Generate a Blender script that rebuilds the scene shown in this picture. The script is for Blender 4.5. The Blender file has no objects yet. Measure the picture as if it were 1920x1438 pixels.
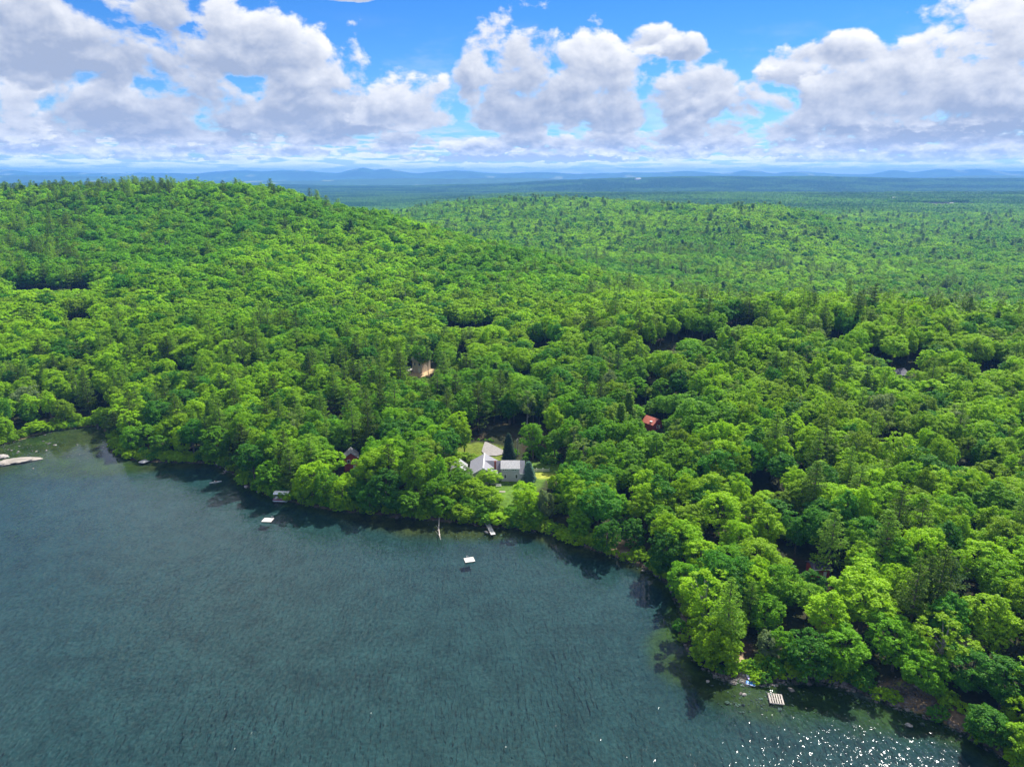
import bpy, bmesh, math, random
import numpy as np
from mathutils import Vector, Matrix

# ------------------------------------------------------------------ camera
SC = bpy.context.scene
COL = SC.collection
CAM_Z = 120.0
FPX = 1331.0                      # focal length in pixels of the 1920 px wide photograph
PITCH = math.radians(16.45)
cam_d = bpy.data.cameras.new('camera')
cam_d.sensor_width = 36.0
cam_d.lens = 36.0 * FPX / 1920.0
cam_d.clip_start = 1.0
cam_d.clip_end = 120000.0
cam = bpy.data.objects.new('camera', cam_d)
cam.location = (0, 0, CAM_Z)
cam.rotation_euler = (math.pi / 2 - PITCH, 0, 0)
COL.objects.link(cam)
SC.camera = cam

# ------------------------------------------------------------------ exposure and sampling
SC.render.engine = 'CYCLES'
SC.view_settings.view_transform = 'Standard'
SC.view_settings.look = 'None'
SC.view_settings.gamma = 1.0
SC.view_settings.exposure = 1.2
SC.view_settings.use_curve_mapping = False
cy = SC.cycles
cy.max_bounces = 6
cy.diffuse_bounces = 3
cy.glossy_bounces = 2
cy.transmission_bounces = 3
cy.transparent_max_bounces = 6
cy.volume_bounces = 0
cy.sample_clamp_indirect = 3.0
cy.sample_clamp_direct = 12.0
cy.caustics_reflective = False
cy.caustics_refractive = False
cy.use_denoising = True
try:
    cy.denoiser = 'OPENIMAGEDENOISE'
    cy.denoising_prefilter = 'ACCURATE'
except Exception:
    pass

# ------------------------------------------------------------------ node expression helper
class NT:
    def __init__(s, tree):
        s.t = tree
    def new(s, kind, **kw):
        n = s.t.nodes.new(kind)
        for k, v in kw.items():
            setattr(n, k, v)
        return n
    def link(s, a, b):
        s.t.links.new(a.s if isinstance(a, E) else a, b)
    def val(s, sock, v):
        if isinstance(v, E):
            s.t.links.new(v.s, sock)
        else:
            sock.default_value = v
    def math(s, op, a, b=0.0, c=None, clamp=False):
        n = s.new('ShaderNodeMath', operation=op, use_clamp=clamp)
        s.val(n.inputs[0], a); s.val(n.inputs[1], b)
        if c is not None:
            s.val(n.inputs[2], c)
        return E(s, n.outputs[0])
    def smooth(s, x, lo, hi):
        n = s.new('ShaderNodeMapRange', interpolation_type='SMOOTHSTEP')
        s.val(n.inputs['Value'], x)
        n.inputs['From Min'].default_value = lo; n.inputs['From Max'].default_value = hi
        return E(s, n.outputs['Result'])
    def lin(s, x, lo, hi, a=0.0, b=1.0):
        n = s.new('ShaderNodeMapRange')
        s.val(n.inputs['Value'], x)
        n.inputs['From Min'].default_value = lo; n.inputs['From Max'].default_value = hi
        n.inputs['To Min'].default_value = a; n.inputs['To Max'].default_value = b
        return E(s, n.outputs['Result'])
    def xyz(s, x, y, z=0.0):
        n = s.new('ShaderNodeCombineXYZ')
        for i, v in enumerate((x, y, z)):
            s.val(n.inputs[i], v)
        return E(s, n.outputs[0])
    def noise(s, vec, scale, detail=4.0, rough=0.5, dim='3D', dist=0.0, color=False):
        n = s.new('ShaderNodeTexNoise', noise_dimensions=dim)
        if vec is not None:
            s.val(n.inputs['Vector'], vec)
        n.inputs['Scale'].default_value = scale
        n.inputs['Detail'].default_value = detail
        n.inputs['Roughness'].default_value = rough
        n.inputs['Distortion'].default_value = dist
        return E(s, n.outputs['Color' if color else 'Fac'])
    def mix(s, f, a, b):
        n = s.new('ShaderNodeMix', data_type='RGBA')
        s.val(n.inputs[0], f)
        for k, v in ((6, a), (7, b)):
            if isinstance(v, E):
                s.t.links.new(v.s, n.inputs[k])
            else:
                n.inputs[k].default_value = tuple(v) + (1.0,) if len(v) == 3 else v
        return E(s, n.outputs[2])
class E:
    def __init__(s, nt, sock):
        s.n, s.s = nt, sock
    def __add__(s, o): return s.n.math('ADD', s, o)
    __radd__ = __add__
    def __sub__(s, o): return s.n.math('SUBTRACT', s, o)
    def __rsub__(s, o): return s.n.math('SUBTRACT', o, s)
    def __mul__(s, o): return s.n.math('MULTIPLY', s, o)
    __rmul__ = __mul__
    def __truediv__(s, o): return s.n.math('DIVIDE', s, o)
    def __rtruediv__(s, o): return s.n.math('DIVIDE', o, s)

# ------------------------------------------------------------------ sun and sky
SUN_EL = math.radians(49.0)
SUN_AZ = math.radians(36.0)       # clockwise from +Y (the viewing direction)
sun_d = bpy.data.lights.new('sun', 'SUN')
sun_d.energy = 4.4
sun_d.angle = math.radians(0.53)
sun_d.color = (1.0, 0.955, 0.88)
sun = bpy.data.objects.new('sun', sun_d)
sv = Vector((math.sin(SUN_AZ) * math.cos(SUN_EL), math.cos(SUN_AZ) * math.cos(SUN_EL), math.sin(SUN_EL)))
sun.rotation_euler = sv.to_track_quat('Z', 'Y').to_euler()
sun.location = (0, 0, 600)
COL.objects.link(sun)

world = bpy.data.worlds.new('World')
SC.world = world
world.use_nodes = True
wt = world.node_tree
wt.nodes.clear()
W = NT(wt)
sky = W.new('ShaderNodeTexSky', sky_type='NISHITA')
sky.sun_disc = False
sky.sun_elevation = SUN_EL
sky.sun_rotation = SUN_AZ
sky.altitude = 200.0
sky.air_density = 1.0
sky.dust_density = 0.0
sky.ozone_density = 2.0
hsv = W.new('ShaderNodeHueSaturation')
hsv.inputs['Saturation'].default_value = 1.35
hsv.inputs['Value'].default_value = 0.86
W.link(sky.outputs[0], hsv.inputs['Color'])
tc = W.new('ShaderNodeTexCoord')
sep = W.new('ShaderNodeSeparateXYZ')
W.link(tc.outputs['Generated'], sep.inputs[0])
dx, dy, dz = (E(W, sep.outputs[i]) for i in range(3))
AZ = W.math('ARCTAN2', dx, dy)
EL = W.math('ARCSINE', dz)

def ray(u, v):
    a = (u - 960.0) / FPX; b = (v - 719.0) / FPX
    c, s_ = math.cos(PITCH), math.sin(PITCH)
    return Vector((a, c - b * s_, -s_ - b * c))
def azel(u, v):
    d = ray(u, v).normalized()
    return math.atan2(d.x, d.y), math.asin(d.z)

# cumulus of this sky, far ones first: photo px (u, v of the flat base, half width, height, tone shift)
CUMULI = [
    (1000, 298, 290, 17, -.30), (300, 296, 240, 10, .0), (1650, 299, 260, 12, .0),
    (60, 282, 120, 18, .1), (210, 286, 110, 20, .1), (380, 283, 120, 18, .05), (560, 286, 110, 18, .1), (720, 283, 90, 18, .1), (1240, 288, 120, 24, .12), (1420, 286, 110, 22, .1), (1560, 288, 110, 20, .1), (1720, 286, 120, 22, .05), (1880, 284, 110, 22, .1),
    (20, 262, 90, 30, .08), (150, 265, 110, 34, .14), (290, 262, 90, 30, .05), (440, 264, 110, 40, .12), (600, 262, 80, 30, .1), (740, 266, 80, 30, .08), (900, 280, 110, 24, .12), (1060, 278, 90, 30, .15), (1150, 270, 90, 44, .15), (1360, 272, 100, 38, .12), (1490, 268, 90, 34, .12), (1620, 272, 100, 30, .0), (1740, 258, 110, 26, -.22), (1860, 262, 100, 30, .08),
    (60, 240, 120, 50, .0), (200, 238, 110, 50, .08), (330, 244, 100, 50, .05), (480, 236, 150, 66, -.12), (640, 240, 90, 40, .0), (720, 228, 130, 66, .0), (985, 260, 66, 52, .15), (1270, 258, 90, 50, .12), (1350, 240, 90, 50, .10), (1500, 242, 120, 50, .10), (1620, 240, 110, 50, .0), (1830, 238, 170, 60, -.18),
    (1150, 224, 110, 70, -.05), (560, 222, 190, 170, .05), (200, 218, 170, 100, .0), (20, 232, 72, 118, .30), (765, 218, 112, 98, .22), (380, 190, 120, 110, -.02),
    (1285, 212, 180, 132, .05), (1475, 152, 90, 62, .22), (1400, 205, 150, 80, .12), (1340, 150, 70, 50, .2), (1545, 190, 80, 60, .12), (1225, 84, 76, 44, .28), (1275, 100, 60, 40, .15), (1120, 208, 190, 150, .05), (965, 209, 112, 225, .0), (1640, 205, 190, 90, .18), (1790, 195, 270, 175, .15), (1560, 100, 130, 42, .25),
    (430, 120, 150, 110, .05), (130, 118, 250, 210, -.06), (300, 60, 90, 90, .0), (590, -8, 150, 16, .0),
]
def shared_noise(du, dv):
    A = AZ + du if du else AZ
    L_ = EL + dv if dv else EL
    hi = W.noise(W.xyz(A * 15.0, L_ * 21.0, 0.4), 1.0, 9.0, 0.57, '3D', 0.15)
    lo = W.noise(W.xyz(A * 44.0, L_ * 92.0, 2.4), 1.0, 7.0, 0.60, '3D', 0.15)
    k = W.smooth(L_, 0.085, 0.02)
    return hi + (lo - hi) * k
NA = shared_noise(0, 0)
NB = shared_noise(0.0065, 0.011)
RELIEF = NA - NB
wide = W.noise(W.xyz(AZ * 6.0, EL * 11.0, 9.1), 1.0, 3.0, 0.5)
T = None
for (u, vb, hw, hh, tone) in CUMULI:
    ca, eb = azel(u, vb)
    x = (AZ + (wide - 0.5) * 0.05 - ca) * (FPX / hw)
    y = (EL - eb) * (FPX / hh)
    yu = W.math('MAXIMUM', y, 0.0)
    yd = W.math('MINIMUM', y, 0.0)
    body = 1.0 - W.math('MULTIPLY', x, x) - W.math('MULTIPLY', yu, yu) * 0.95 - W.math('MULTIPLY', yd, yd) * (0.00035 * hh * hh + 3.0)
    sden = W.math('MULTIPLY_ADD', NA - 0.5, 3.1, body - 0.34)
    al = W.smooth(sden, 0.0, 0.36)
    sh = W.math('MULTIPLY_ADD', W.math('MINIMUM', yu, 1.1), 0.78, 0.19 + tone)
    sh = W.math('SUBTRACT', sh, W.math('MULTIPLY', W.smooth(sden, 0.1, 0.9), 0.20))
    if T is None:
        T, LI = al, sh
    else:
        T = W.math('MAXIMUM', T, al)
        LI = W.math('MULTIPLY_ADD', sh - LI, al, LI)
LI = W.math('MULTIPLY_ADD', RELIEF, 2.3, LI)  # lit tops and shaded bases are painted into the cloud brightness
# thin layered cover low over the horizon, unseen broken cover above the frame, added for the lake's reflection
band = W.noise(W.xyz(AZ * 16.0, EL * 150.0, 4.0), 1.0, 5.0, 0.55)
bandm = W.smooth(band + W.lin(EL, 0.0, 0.085, 0.08, -0.02), 0.46, 0.60) * W.smooth(EL, 0.070, 0.035)
bandl = W.lin(band, 0.45, 0.72, 1.0, 0.30)
rr = 1.0 / (W.math('MAXIMUM', EL, 0.05) + 0.12)
high = W.noise(W.xyz(dx * rr * 2.2, dy * rr * 2.2, 0.0), 1.0, 5.0, 0.55)
highm = W.smooth(high, 0.40, 0.56) * W.smooth(EL, 0.225, 0.30)
gen = W.math('MAXIMUM', bandm, highm)
genl = W.math('MULTIPLY_ADD', W.smooth(EL, 0.1, 0.2), 0.85 - bandl, bandl)
LI = genl + (LI - genl) * W.smooth(T, 0.0, 0.6)
mask = W.math('MAXIMUM', T, gen)
veil0 = W.smooth(W.noise(W.xyz(AZ * 7.0, EL * 20.0, 7.0), 1.0, 5.0, 0.6), 0.50, 0.75) * 0.35 * W.smooth(EL, 0.20, 0.10)
lit = W.math('MULTIPLY', LI, 1.0, clamp=True)
ccol = W.mix(lit, (0.38, 0.45, 0.61), (1.0, 1.0, 1.02))
hz = W.smooth(EL, 0.028, -0.004)
ccol = W.mix(hz * 0.4, ccol, (0.80, 0.95, 1.15))
skyc = W.new('ShaderNodeMix', data_type='RGBA', blend_type='MULTIPLY')
skyc.inputs[0].default_value = 1.0
W.link(hsv.outputs[0], skyc.inputs[6])
skyc.inputs[7].default_value = (0.44, 0.74, 1.15, 1.0)
# cloud brightness is expressed in display units, the sky in Nishita units * strength
SKY_STRENGTH = 0.06
cb = W.new('ShaderNodeVectorMath', operation='SCALE')
W.link(ccol, cb.inputs[0]); W.link(W.math('MULTIPLY_ADD', W.smooth(EL, 0.05, 0.0), 0.28 / SKY_STRENGTH, 0.475 / SKY_STRENGTH), cb.inputs['Scale'])
mx = W.new('ShaderNodeMix', data_type='RGBA')
veil = veil0
mk = W.math('MAXIMUM', mask, veil)
mk = W.math('MAXIMUM', mk, hz * 0.5)
W.link(mk, mx.inputs[0]); W.link(skyc.outputs[2], mx.inputs[6]); W.link(cb.outputs[0], mx.inputs[7])
bg = W.new('ShaderNodeBackground')
bg.inputs['Strength'].default_value = SKY_STRENGTH
W.link(mx.outputs[2], bg.inputs['Color'])
wo = W.new('ShaderNodeOutputWorld')
W.link(bg.outputs[0], wo.inputs['Surface'])
world.cycles.sampling_method = 'MANUAL'
world.cycles.sample_map_resolution = 256

# ------------------------------------------------------------------ small utilities
def tag(o, label=None, cat=None, group=None, kind=None):
    if label: o['label'] = label
    if cat: o['category'] = cat
    if group: o['group'] = group
    if kind: o['kind'] = kind
    return o
def empty(name, loc, rz=0.0):
    o = bpy.data.objects.new(name, None)
    o.empty_display_size = 1.0
    o.location = loc; o.rotation_euler = (0, 0, rz)
    COL.objects.link(o)
    return o
def np_mesh(name, verts, faces, mats=(), mat_idx=None, smooth=False, attrs=None):
    """faces: (n,k) int array with k = 3 or 4"""
    me = bpy.data.meshes.new(name)
    verts = np.ascontiguousarray(verts, dtype=np.float32)
    faces = np.ascontiguousarray(faces, dtype=np.int32)
    n, k = faces.shape
    me.vertices.add(len(verts)); me.vertices.foreach_set('co', verts.ravel())
    me.loops.add(n * k); me.loops.foreach_set('vertex_index', faces.ravel())
    me.polygons.add(n); me.polygons.foreach_set('loop_start', np.arange(0, n * k, k, dtype=np.int32))
    for m in mats: me.materials.append(m)
    if mat_idx is not None: me.polygons.foreach_set('material_index', np.ascontiguousarray(mat_idx, dtype=np.int32))
    me.update(calc_edges=True)
    me.polygons.foreach_set('use_smooth', np.full(n, bool(smooth)))
    for an, (typ, arr) in (attrs or {}).items():
        a = me.attributes.new(an, typ, 'POINT')
        if typ == 'FLOAT': a.data.foreach_set('value', np.ascontiguousarray(arr, dtype=np.float32))
        elif typ == 'FLOAT_COLOR': a.data.foreach_set('color', np.ascontiguousarray(arr, dtype=np.float32).ravel())
        elif typ == 'FLOAT_VECTOR': a.data.foreach_set('vector', np.ascontiguousarray(arr, dtype=np.float32).ravel())
        elif typ == 'INT': a.data.foreach_set('value', np.ascontiguousarray(arr, dtype=np.int32))
    return me
def link(name, me, parent=None):
    o = bpy.data.objects.new(name, me)
    COL.objects.link(o)
    if parent is not None: o.parent = parent
    return o

def _hash(ix, iy, seed):
    h = (ix.astype(np.int64) * 374761393 + iy.astype(np.int64) * 668265263 + seed * 1442695041) & 0xffffffff
    h = ((h ^ (h >> 13)) * 1274126177) & 0xffffffff
    return ((h ^ (h >> 16)) & 0xffff) / 65535.0
def vnoise(x, y, seed=0):
    x = np.asarray(x, float); y = np.asarray(y, float)
    ix = np.floor(x); iy = np.floor(y)
    fx = x - ix; fy = y - iy
    fx = fx * fx * (3 - 2 * fx); fy = fy * fy * (3 - 2 * fy)
    a = _hash(ix, iy, seed); b = _hash(ix + 1, iy, seed); c = _hash(ix, iy + 1, seed); d = _hash(ix + 1, iy + 1, seed)
    return (a * (1 - fx) + b * fx) * (1 - fy) + (c * (1 - fx) + d * fx) * fy
def fbm(x, y, seed=0, oct=4):
    s = 0; a = 0.5; t = 0
    for i in range(oct):
        s = s + a * vnoise(x, y, seed + i * 17); t += a
        x = np.asarray(x) * 2.03 + 11.3; y = np.asarray(y) * 2.03 - 7.7; a *= 0.5
    return s / t
def sstep(x, a, b):
    t = np.clip((np.asarray(x, float) - a) / (b - a), 0, 1)
    return t * t * (3 - 2 * t)

# ------------------------------------------------------------------ terrain heights
def plane_hit(u, v, z=0.0):
    d = ray(u, v); s_ = (z - CAM_Z) / d.z
    return np.array((d.x * s_, d.y * s_))
SHORE_PX = [(-260, 905), (-120, 868), (0, 836), (60, 818), (110, 806), (150, 801), (185, 799), (200, 806), (204, 826), (212, 848), (243, 861),
            (300, 867), (360, 868), (405, 870), (432, 884), (455, 905), (505, 932), (560, 944), (620, 956), (700, 964), (780, 972), (850, 980),
            (905, 986), (960, 990), (1010, 998), (1060, 1011), (1110, 1030), (1160, 1046), (1215, 1068), (1258, 1098), (1275, 1140),
            (1280, 1195), (1300, 1234), (1340, 1262), (1385, 1276), (1450, 1277), (1520, 1272), (1590, 1286), (1640, 1308), (1700, 1328),
            (1760, 1348), (1815, 1378), (1860, 1402), (1910, 1445), (1990, 1530), (2100, 1700)]
SH = np.array([plane_hit(*p) for p in SHORE_PX])
LAKE = np.vstack([SH, [[150, 0], [150, -700], [-1100, -700], [-1100, 260], [-420, 262]]])
def seg_dist(x, y):
    x = np.asarray(x, float); y = np.asarray(y, float)
    best = np.full(x.shape, 1e18)
    P = LAKE; n = len(P)
    for i in range(n):
        a = P[i]; b = P[(i + 1) % n]
        ab = b - a; L2 = (ab ** 2).sum()
        t = np.clip(((x - a[0]) * ab[0] + (y - a[1]) * ab[1]) / L2, 0, 1)
        dd = (x - a[0] - t * ab[0]) ** 2 + (y - a[1] - t * ab[1]) ** 2
        best = np.minimum(best, dd)
    ins = np.zeros(x.shape, bool)
    for i in range(n):
        a = P[i]; b = P[(i + 1) % n]
        c = ((a[1] > y) != (b[1] > y))
        xi = (b[0] - a[0]) * (y - a[1]) / (b[1] - a[1] + 1e-12) + a[0]
        ins ^= c & (x < xi)
    d = np.sqrt(best)
    d = d + (vnoise(x / 3.1, y / 3.1, 5) - 0.5) * 1.3 + (vnoise(x / 9.0, y / 9.0, 9) - 0.5) * 1.6
    return np.where(ins, -d, d)

COLS = np.array([-.9, -.72, -.54, -.36, -.18, 0, .18, .36, .54, .72, .9])
T_ = {
 1: [(150, 2), (330, 2), (400, 12), (460, 20), (540, 27), (640, 40), (780, 62), (920, 84), (1050, 72), (1300, 20), (1800, -30), (3000, -45)],
 2: [(150, 2), (330, 2), (400, 15), (460, 22), (540, 30), (640, 43), (780, 66), (900, 91), (1000, 86), (1200, 40), (1600, -20), (3000, -45)],
 3: [(150, 2), (300, 2), (360, 8), (400, 13), (460, 18), (540, 27), (640, 43), (780, 70), (890, 90), (980, 80), (1200, 20), (1600, -25), (3000, -45)],
 4: [(150, 2), (270, 3), (330, 6), (390, 11), (440, 13), (540, 17), (640, 29), (740, 50), (810, 61), (920, 44), (1100, 5), (1300, -20), (2050, -2), (2600, -35), (3500, -45)],
 5: [(150, 2), (235, 3), (260, 4), (330, 8), (390, 13), (440, 16), (520, 18), (600, 22), (700, 35), (800, 22), (1000, -16), (1200, -14), (1500, 8), (1800, 32), (2050, 43), (2400, 10), (3000, -30), (3500, -20), (4100, 2), (4700, -30)],
 6: [(150, 2), (210, 3), (260, 5), (330, 11), (390, 20), (430, 26), (500, 20), (600, 8), (720, 0), (850, -14), (1100, -12), (1400, 8), (1700, 29), (1900, 33), (2200, 5), (2700, -20), (3400, -8), (4100, 4), (4800, -30)],
 7: [(100, 2), (170, 3), (220, 5), (260, 8), (330, 15), (390, 25), (440, 30), (500, 20), (600, -8), (800, -24), (1000, -24), (1300, 2), (1600, 34), (1850, 8), (2200, -10), (2800, -6), (3400, 0), (4100, 6), (4800, -30)],
 8: [(100, 2), (150, 3), (220, 6), (300, 12), (380, 23), (430, 28), (500, 18), (600, -10), (800, -32), (1000, -28), (1300, -30), (1700, -22), (2500, -8), (3400, 0), (4100, 6), (4800, -30)],
 9: [(100, 2), (140, 3), (200, 6), (300, 13), (370, 21), (410, 26), (480, 15), (600, -14), (800, -33), (1000, -28), (1500, -24), (2500, -8), (4000, 6), (4800, -30)],
}
T_[0] = T_[1]; T_[10] = T_[9]
B8 = [10, 10, 0, -20, -40, 5, 62, 78, 60, 55, 50]
B12 = [60, 92, 70, 10, 30, 45, 10, 20, 60, 88, 70]
YD = np.exp(np.linspace(math.log(100), math.log(60000), 900))
def pchip(xs, ys, x):
    xs = np.array(xs, float); ys = np.array(ys, float)
    h = np.diff(xs); dl = np.diff(ys) / h
    m = np.zeros(len(xs))
    for i in range(1, len(xs) - 1):
        if dl[i - 1] * dl[i] > 0:
            w1 = 2 * h[i] + h[i - 1]; w2 = h[i] + 2 * h[i - 1]
            m[i] = (w1 + w2) / (w1 / dl[i - 1] + w2 / dl[i])
    k = np.clip(np.searchsorted(xs, x) - 1, 0, len(xs) - 2)
    t = np.clip((x - xs[k]) / h[k], 0, 1)
    return ((1 + 2 * t) * (1 - t) ** 2 * ys[k] + t * (1 - t) ** 2 * h[k] * m[k] + t * t * (3 - 2 * t) * ys[k + 1] + t * t * (t - 1) * h[k] * m[k + 1])
tab = []
for i in range(11):
    pts = list(T_[i]) + [(6200, -45), (8000, B8[i]), (9500, -40), (11500, B12[i]), (13500, -45), (60000, -45)]
    tab.append(pchip([math.log(p[0]) for p in pts], [p[1] for p in pts], np.log(YD)))
tab = np.array(tab)                                   # 11 x 900
TD = np.linspace(-.9, .9, 361)
kk = np.clip(((TD + .9) / .18).astype(int), 0, 9); tt = np.clip((TD + .9) / .18 - kk, 0, 1)[:, None]
p0 = tab[np.clip(kk - 1, 0, 10)]; p1 = tab[kk]; p2 = tab[kk + 1]; p3 = tab[np.clip(kk + 2, 0, 10)]
DT = p1 + 0.5 * tt * (p2 - p0 + tt * (2 * p0 - 5 * p1 + 4 * p2 - p3 + tt * (3 * (p1 - p2) + p3 - p0)))
LY0, LY1 = math.log(100), math.log(60000)
HOUSE_PAD = (-3.0, 262.0, 4.0)
def table_h(x, y):
    t = np.clip(x / np.maximum(y, 90.0), -.8999, .8999)
    a = (t + .9) / 1.8 * 360; ly = np.clip((np.log(np.maximum(y, 100.0)) - LY0) / (LY1 - LY0), 0, .99999) * 899
    i = np.clip(a.astype(int), 0, 359); j = np.clip(ly.astype(int), 0, 898)
    fa = a - i; fb = ly - j
    return (DT[i, j] * (1 - fa) + DT[i + 1, j] * fa) * (1 - fb) + (DT[i, j + 1] * (1 - fa) + DT[i + 1, j + 1] * fa) * fb
# far mountains: (photo u, height px over eye level, half width px)
PEAKS = [(40, 9, 60), (150, 4, 80), (470, 7, 60), (560, 7, 70), (690, 11, 34), (735, 9, 40), (860, 6, 60), (1010, 3, 60), (1180, 3, 80), (1270, 5, 60), (1385, 6, 40),
         (1480, 4, 50), (1650, 7, 32), (1735, 9, 50), (1800, 9, 60), (1890, 6, 60), (300, 2, 90)]
def height(x, y, d=None):
    x = np.asarray(x, float); y = np.asarray(y, float)
    if d is None:
        d = np.full(x.shape, 500.0)
        m = (y < 700)
        if m.any():
            d = d.copy(); d[m] = seg_dist(x[m], y[m])
    h = table_h(x, y)
    far = sstep(y, 300, 1200)
    h = h + (fbm(x / 55.0, y / 55.0, 3, 3) - 0.5) * (3.5 + 9 * far) + (fbm(x / 320.0, y / 320.0, 8, 3) - 0.5) * 16 * sstep(y, 500, 1500) * (1 - .5 * sstep(y, 2500, 5000))
    h = h + (fbm(x / 1500.0, y / 1500.0, 21, 4) - 0.5) * 60 * sstep(y, 5000, 9000)
    # mountains on the horizon
    tu = x / np.maximum(y, 1.0) * FPX + 960
    pk = np.zeros(x.shape)
    for (u, hp, w) in PEAKS:
        pk = np.maximum(pk, hp * np.exp(-((tu - u) / w) ** 2))
    pk = pk + 2.2 * (fbm(tu / 26.0, y / 9000.0, 31, 4) - 0.35)
    env = np.exp(-((y - 16500.0) / 1500.0) ** 2)
    h = h * (1 - env) + env * (CAM_Z - 12 + pk / FPX * 16500.0)
    h = h * sstep(d, 1.0, 75.0) * 0.98
    bank = 0.9 * (1 - np.exp(-np.maximum(d, 0) / 2.5))
    h = np.where(d > 0, h + bank, 0)
    # house pad
    q = np.hypot((x - HOUSE_PAD[0]) / 1.35, y - HOUSE_PAD[1])
    w = 1 - sstep(q, 15, 30)
    h = np.where(d > 0, h * (1 - w) + HOUSE_PAD[2] * w, h)
    # lake bed
    near = np.maximum(-d, 0)
    shelf = np.full(x.shape, 3.2)
    for (u, v, r, wdt) in SHELVES:
        c = plane_hit(u, v)
        shelf = shelf + wdt * np.exp(-((x - c[0]) ** 2 + (y - c[1]) ** 2) / r ** 2)
    bed = -0.12 - 1.5 * sstep(near, 0.35 * shelf, 1.9 * shelf) - 0.5 * sstep(near, 0, shelf) + (fbm(x / 4.0, y / 4.0, 13, 3) - .5) * 0.5 * sstep(near, 0, 6)
    bed = np.where(near > 0, np.minimum(bed, -0.05), bed)
    return np.where(d > 0, h, bed)
SHELVES = [(60, 850, 42, 34), (140, 845, 36, 26), (1420, 1330, 16, 9), (1560, 1370, 14, 9), (1250, 1230, 14, 12), (740, 1000, 20, 9), (870, 1010, 18, 7), (1060, 1030, 12, 4), (1700, 1380, 12, 5)]

def hit(u, v, dz=0.0):
    """first point of the sight line through photo pixel (u, v) that lies dz over the ground"""
    d = ray(u, v)
    s_ = np.exp(np.linspace(math.log(90), math.log(30000), 2600))
    X = d.x * s_; Y = d.y * s_; Z = CAM_Z + d.z * s_
    h = np.maximum(height(X, Y), 0) + dz
    k = np.argmax(Z < h)
    if Z[k] >= h[k]: k = -1
    k0 = max(k - 1, 0)
    a0 = Z[k0] - h[k0]; a1 = Z[k] - h[k]
    f = a0 / (a0 - a1) if a0 != a1 else 0
    s1 = s_[k0] + (s_[k] - s_[k0]) * f
    x, y = d.x * s1, d.y * s1
    return x, y, float(height(np.array([x]), np.array([y]))[0])
def gz(x, y):
    return float(height(np.array([float(x)]), np.array([float(y)]))[0])
def proj(x, y, z):
    c, s_ = math.cos(PITCH), math.sin(PITCH)
    zz = z - CAM_Z
    dep = y * c - zz * s_
    up = y * s_ + zz * c
    return 960 + FPX * x / dep, 719 - FPX * up / dep, dep

# ------------------------------------------------------------------ materials
def mat(name):
    m = bpy.data.materials.new(name); m.use_nodes = True
    m.node_tree.nodes.clear()
    return m, NT(m.node_tree)
def finish(m, n, shader, disp=None):
    o = n.new('ShaderNodeOutputMaterial')
    n.link(shader, o.inputs['Surface'])
    if disp is not None: n.link(disp, o.inputs['Displacement'])
    return m
def paint(name, col, rough=0.7, var=0.12, scale=1.5, metallic=0.0, col2=None, bump=0.0, stretch=(1, 1, 1)):
    m, n = mat(name)
    g = n.new('ShaderNodeTexCoord')
    mp = n.new('ShaderNodeMapping'); mp.inputs['Scale'].default_value = stretch
    n.link(g.outputs['Object'], mp.inputs['Vector'])
    f = n.noise(E(n, mp.outputs[0]), scale, 5.0, 0.6)
    c2 = col2 if col2 is not None else tuple(min(1, c * (1 - 2.2 * var)) for c in col)
    cc = n.mix(n.smooth(f, 0.3, 0.72), c2, tuple(min(1, c * (1 + var)) for c in col))
    b = n.new('ShaderNodeBsdfPrincipled')
    n.link(cc, b.inputs['Base Color'])
    b.inputs['Roughness'].default_value = rough
    b.inputs['Metallic'].default_value = metallic
    if bump:
        bp = n.new('ShaderNodeBump'); bp.inputs['Strength'].default_value = bump; bp.inputs['Distance'].default_value = 0.05
        n.link(f, bp.inputs['Height']); n.link(bp.outputs[0], b.inputs['Normal'])
    return finish(m, n, b.outputs[0])

# ground, coloured by a vertex attribute (soil, some shade and water scatter) plus grain
def ground_material():
    m, n = mat('ground_soil')
    at = n.new('ShaderNodeAttribute', attribute_name='soil')
    g = n.new('ShaderNodeTexCoord')
    f1 = n.noise(E(n, g.outputs['Object']), 0.9, 6.0, 0.65)
    f2 = n.noise(E(n, g.outputs['Object']), 0.11, 5.0, 0.6)
    k = n.lin(f1, 0.25, 0.75, 0.5, 1.4) * n.lin(f2, 0.3, 0.7, 0.75, 1.25)
    vm = n.new('ShaderNodeVectorMath', operation='SCALE')
    n.link(at.outputs['Color'], vm.inputs[0]); n.link(k, vm.inputs['Scale'])
    b = n.new('ShaderNodeBsdfPrincipled')
    n.link(vm.outputs[0], b.inputs['Base Color'])
    b.inputs['Roughness'].default_value = 0.95
    b.inputs['Specular IOR Level'].default_value = 0.1
    bp = n.new('ShaderNodeBump'); bp.inputs['Strength'].default_value = 0.6; bp.inputs['Distance'].default_value = 0.3
    n.link(f1, bp.inputs['Height']); n.link(bp.outputs[0], b.inputs['Normal'])
    return finish(m, n, b.outputs[0])
M_GROUND = ground_material()

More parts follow.
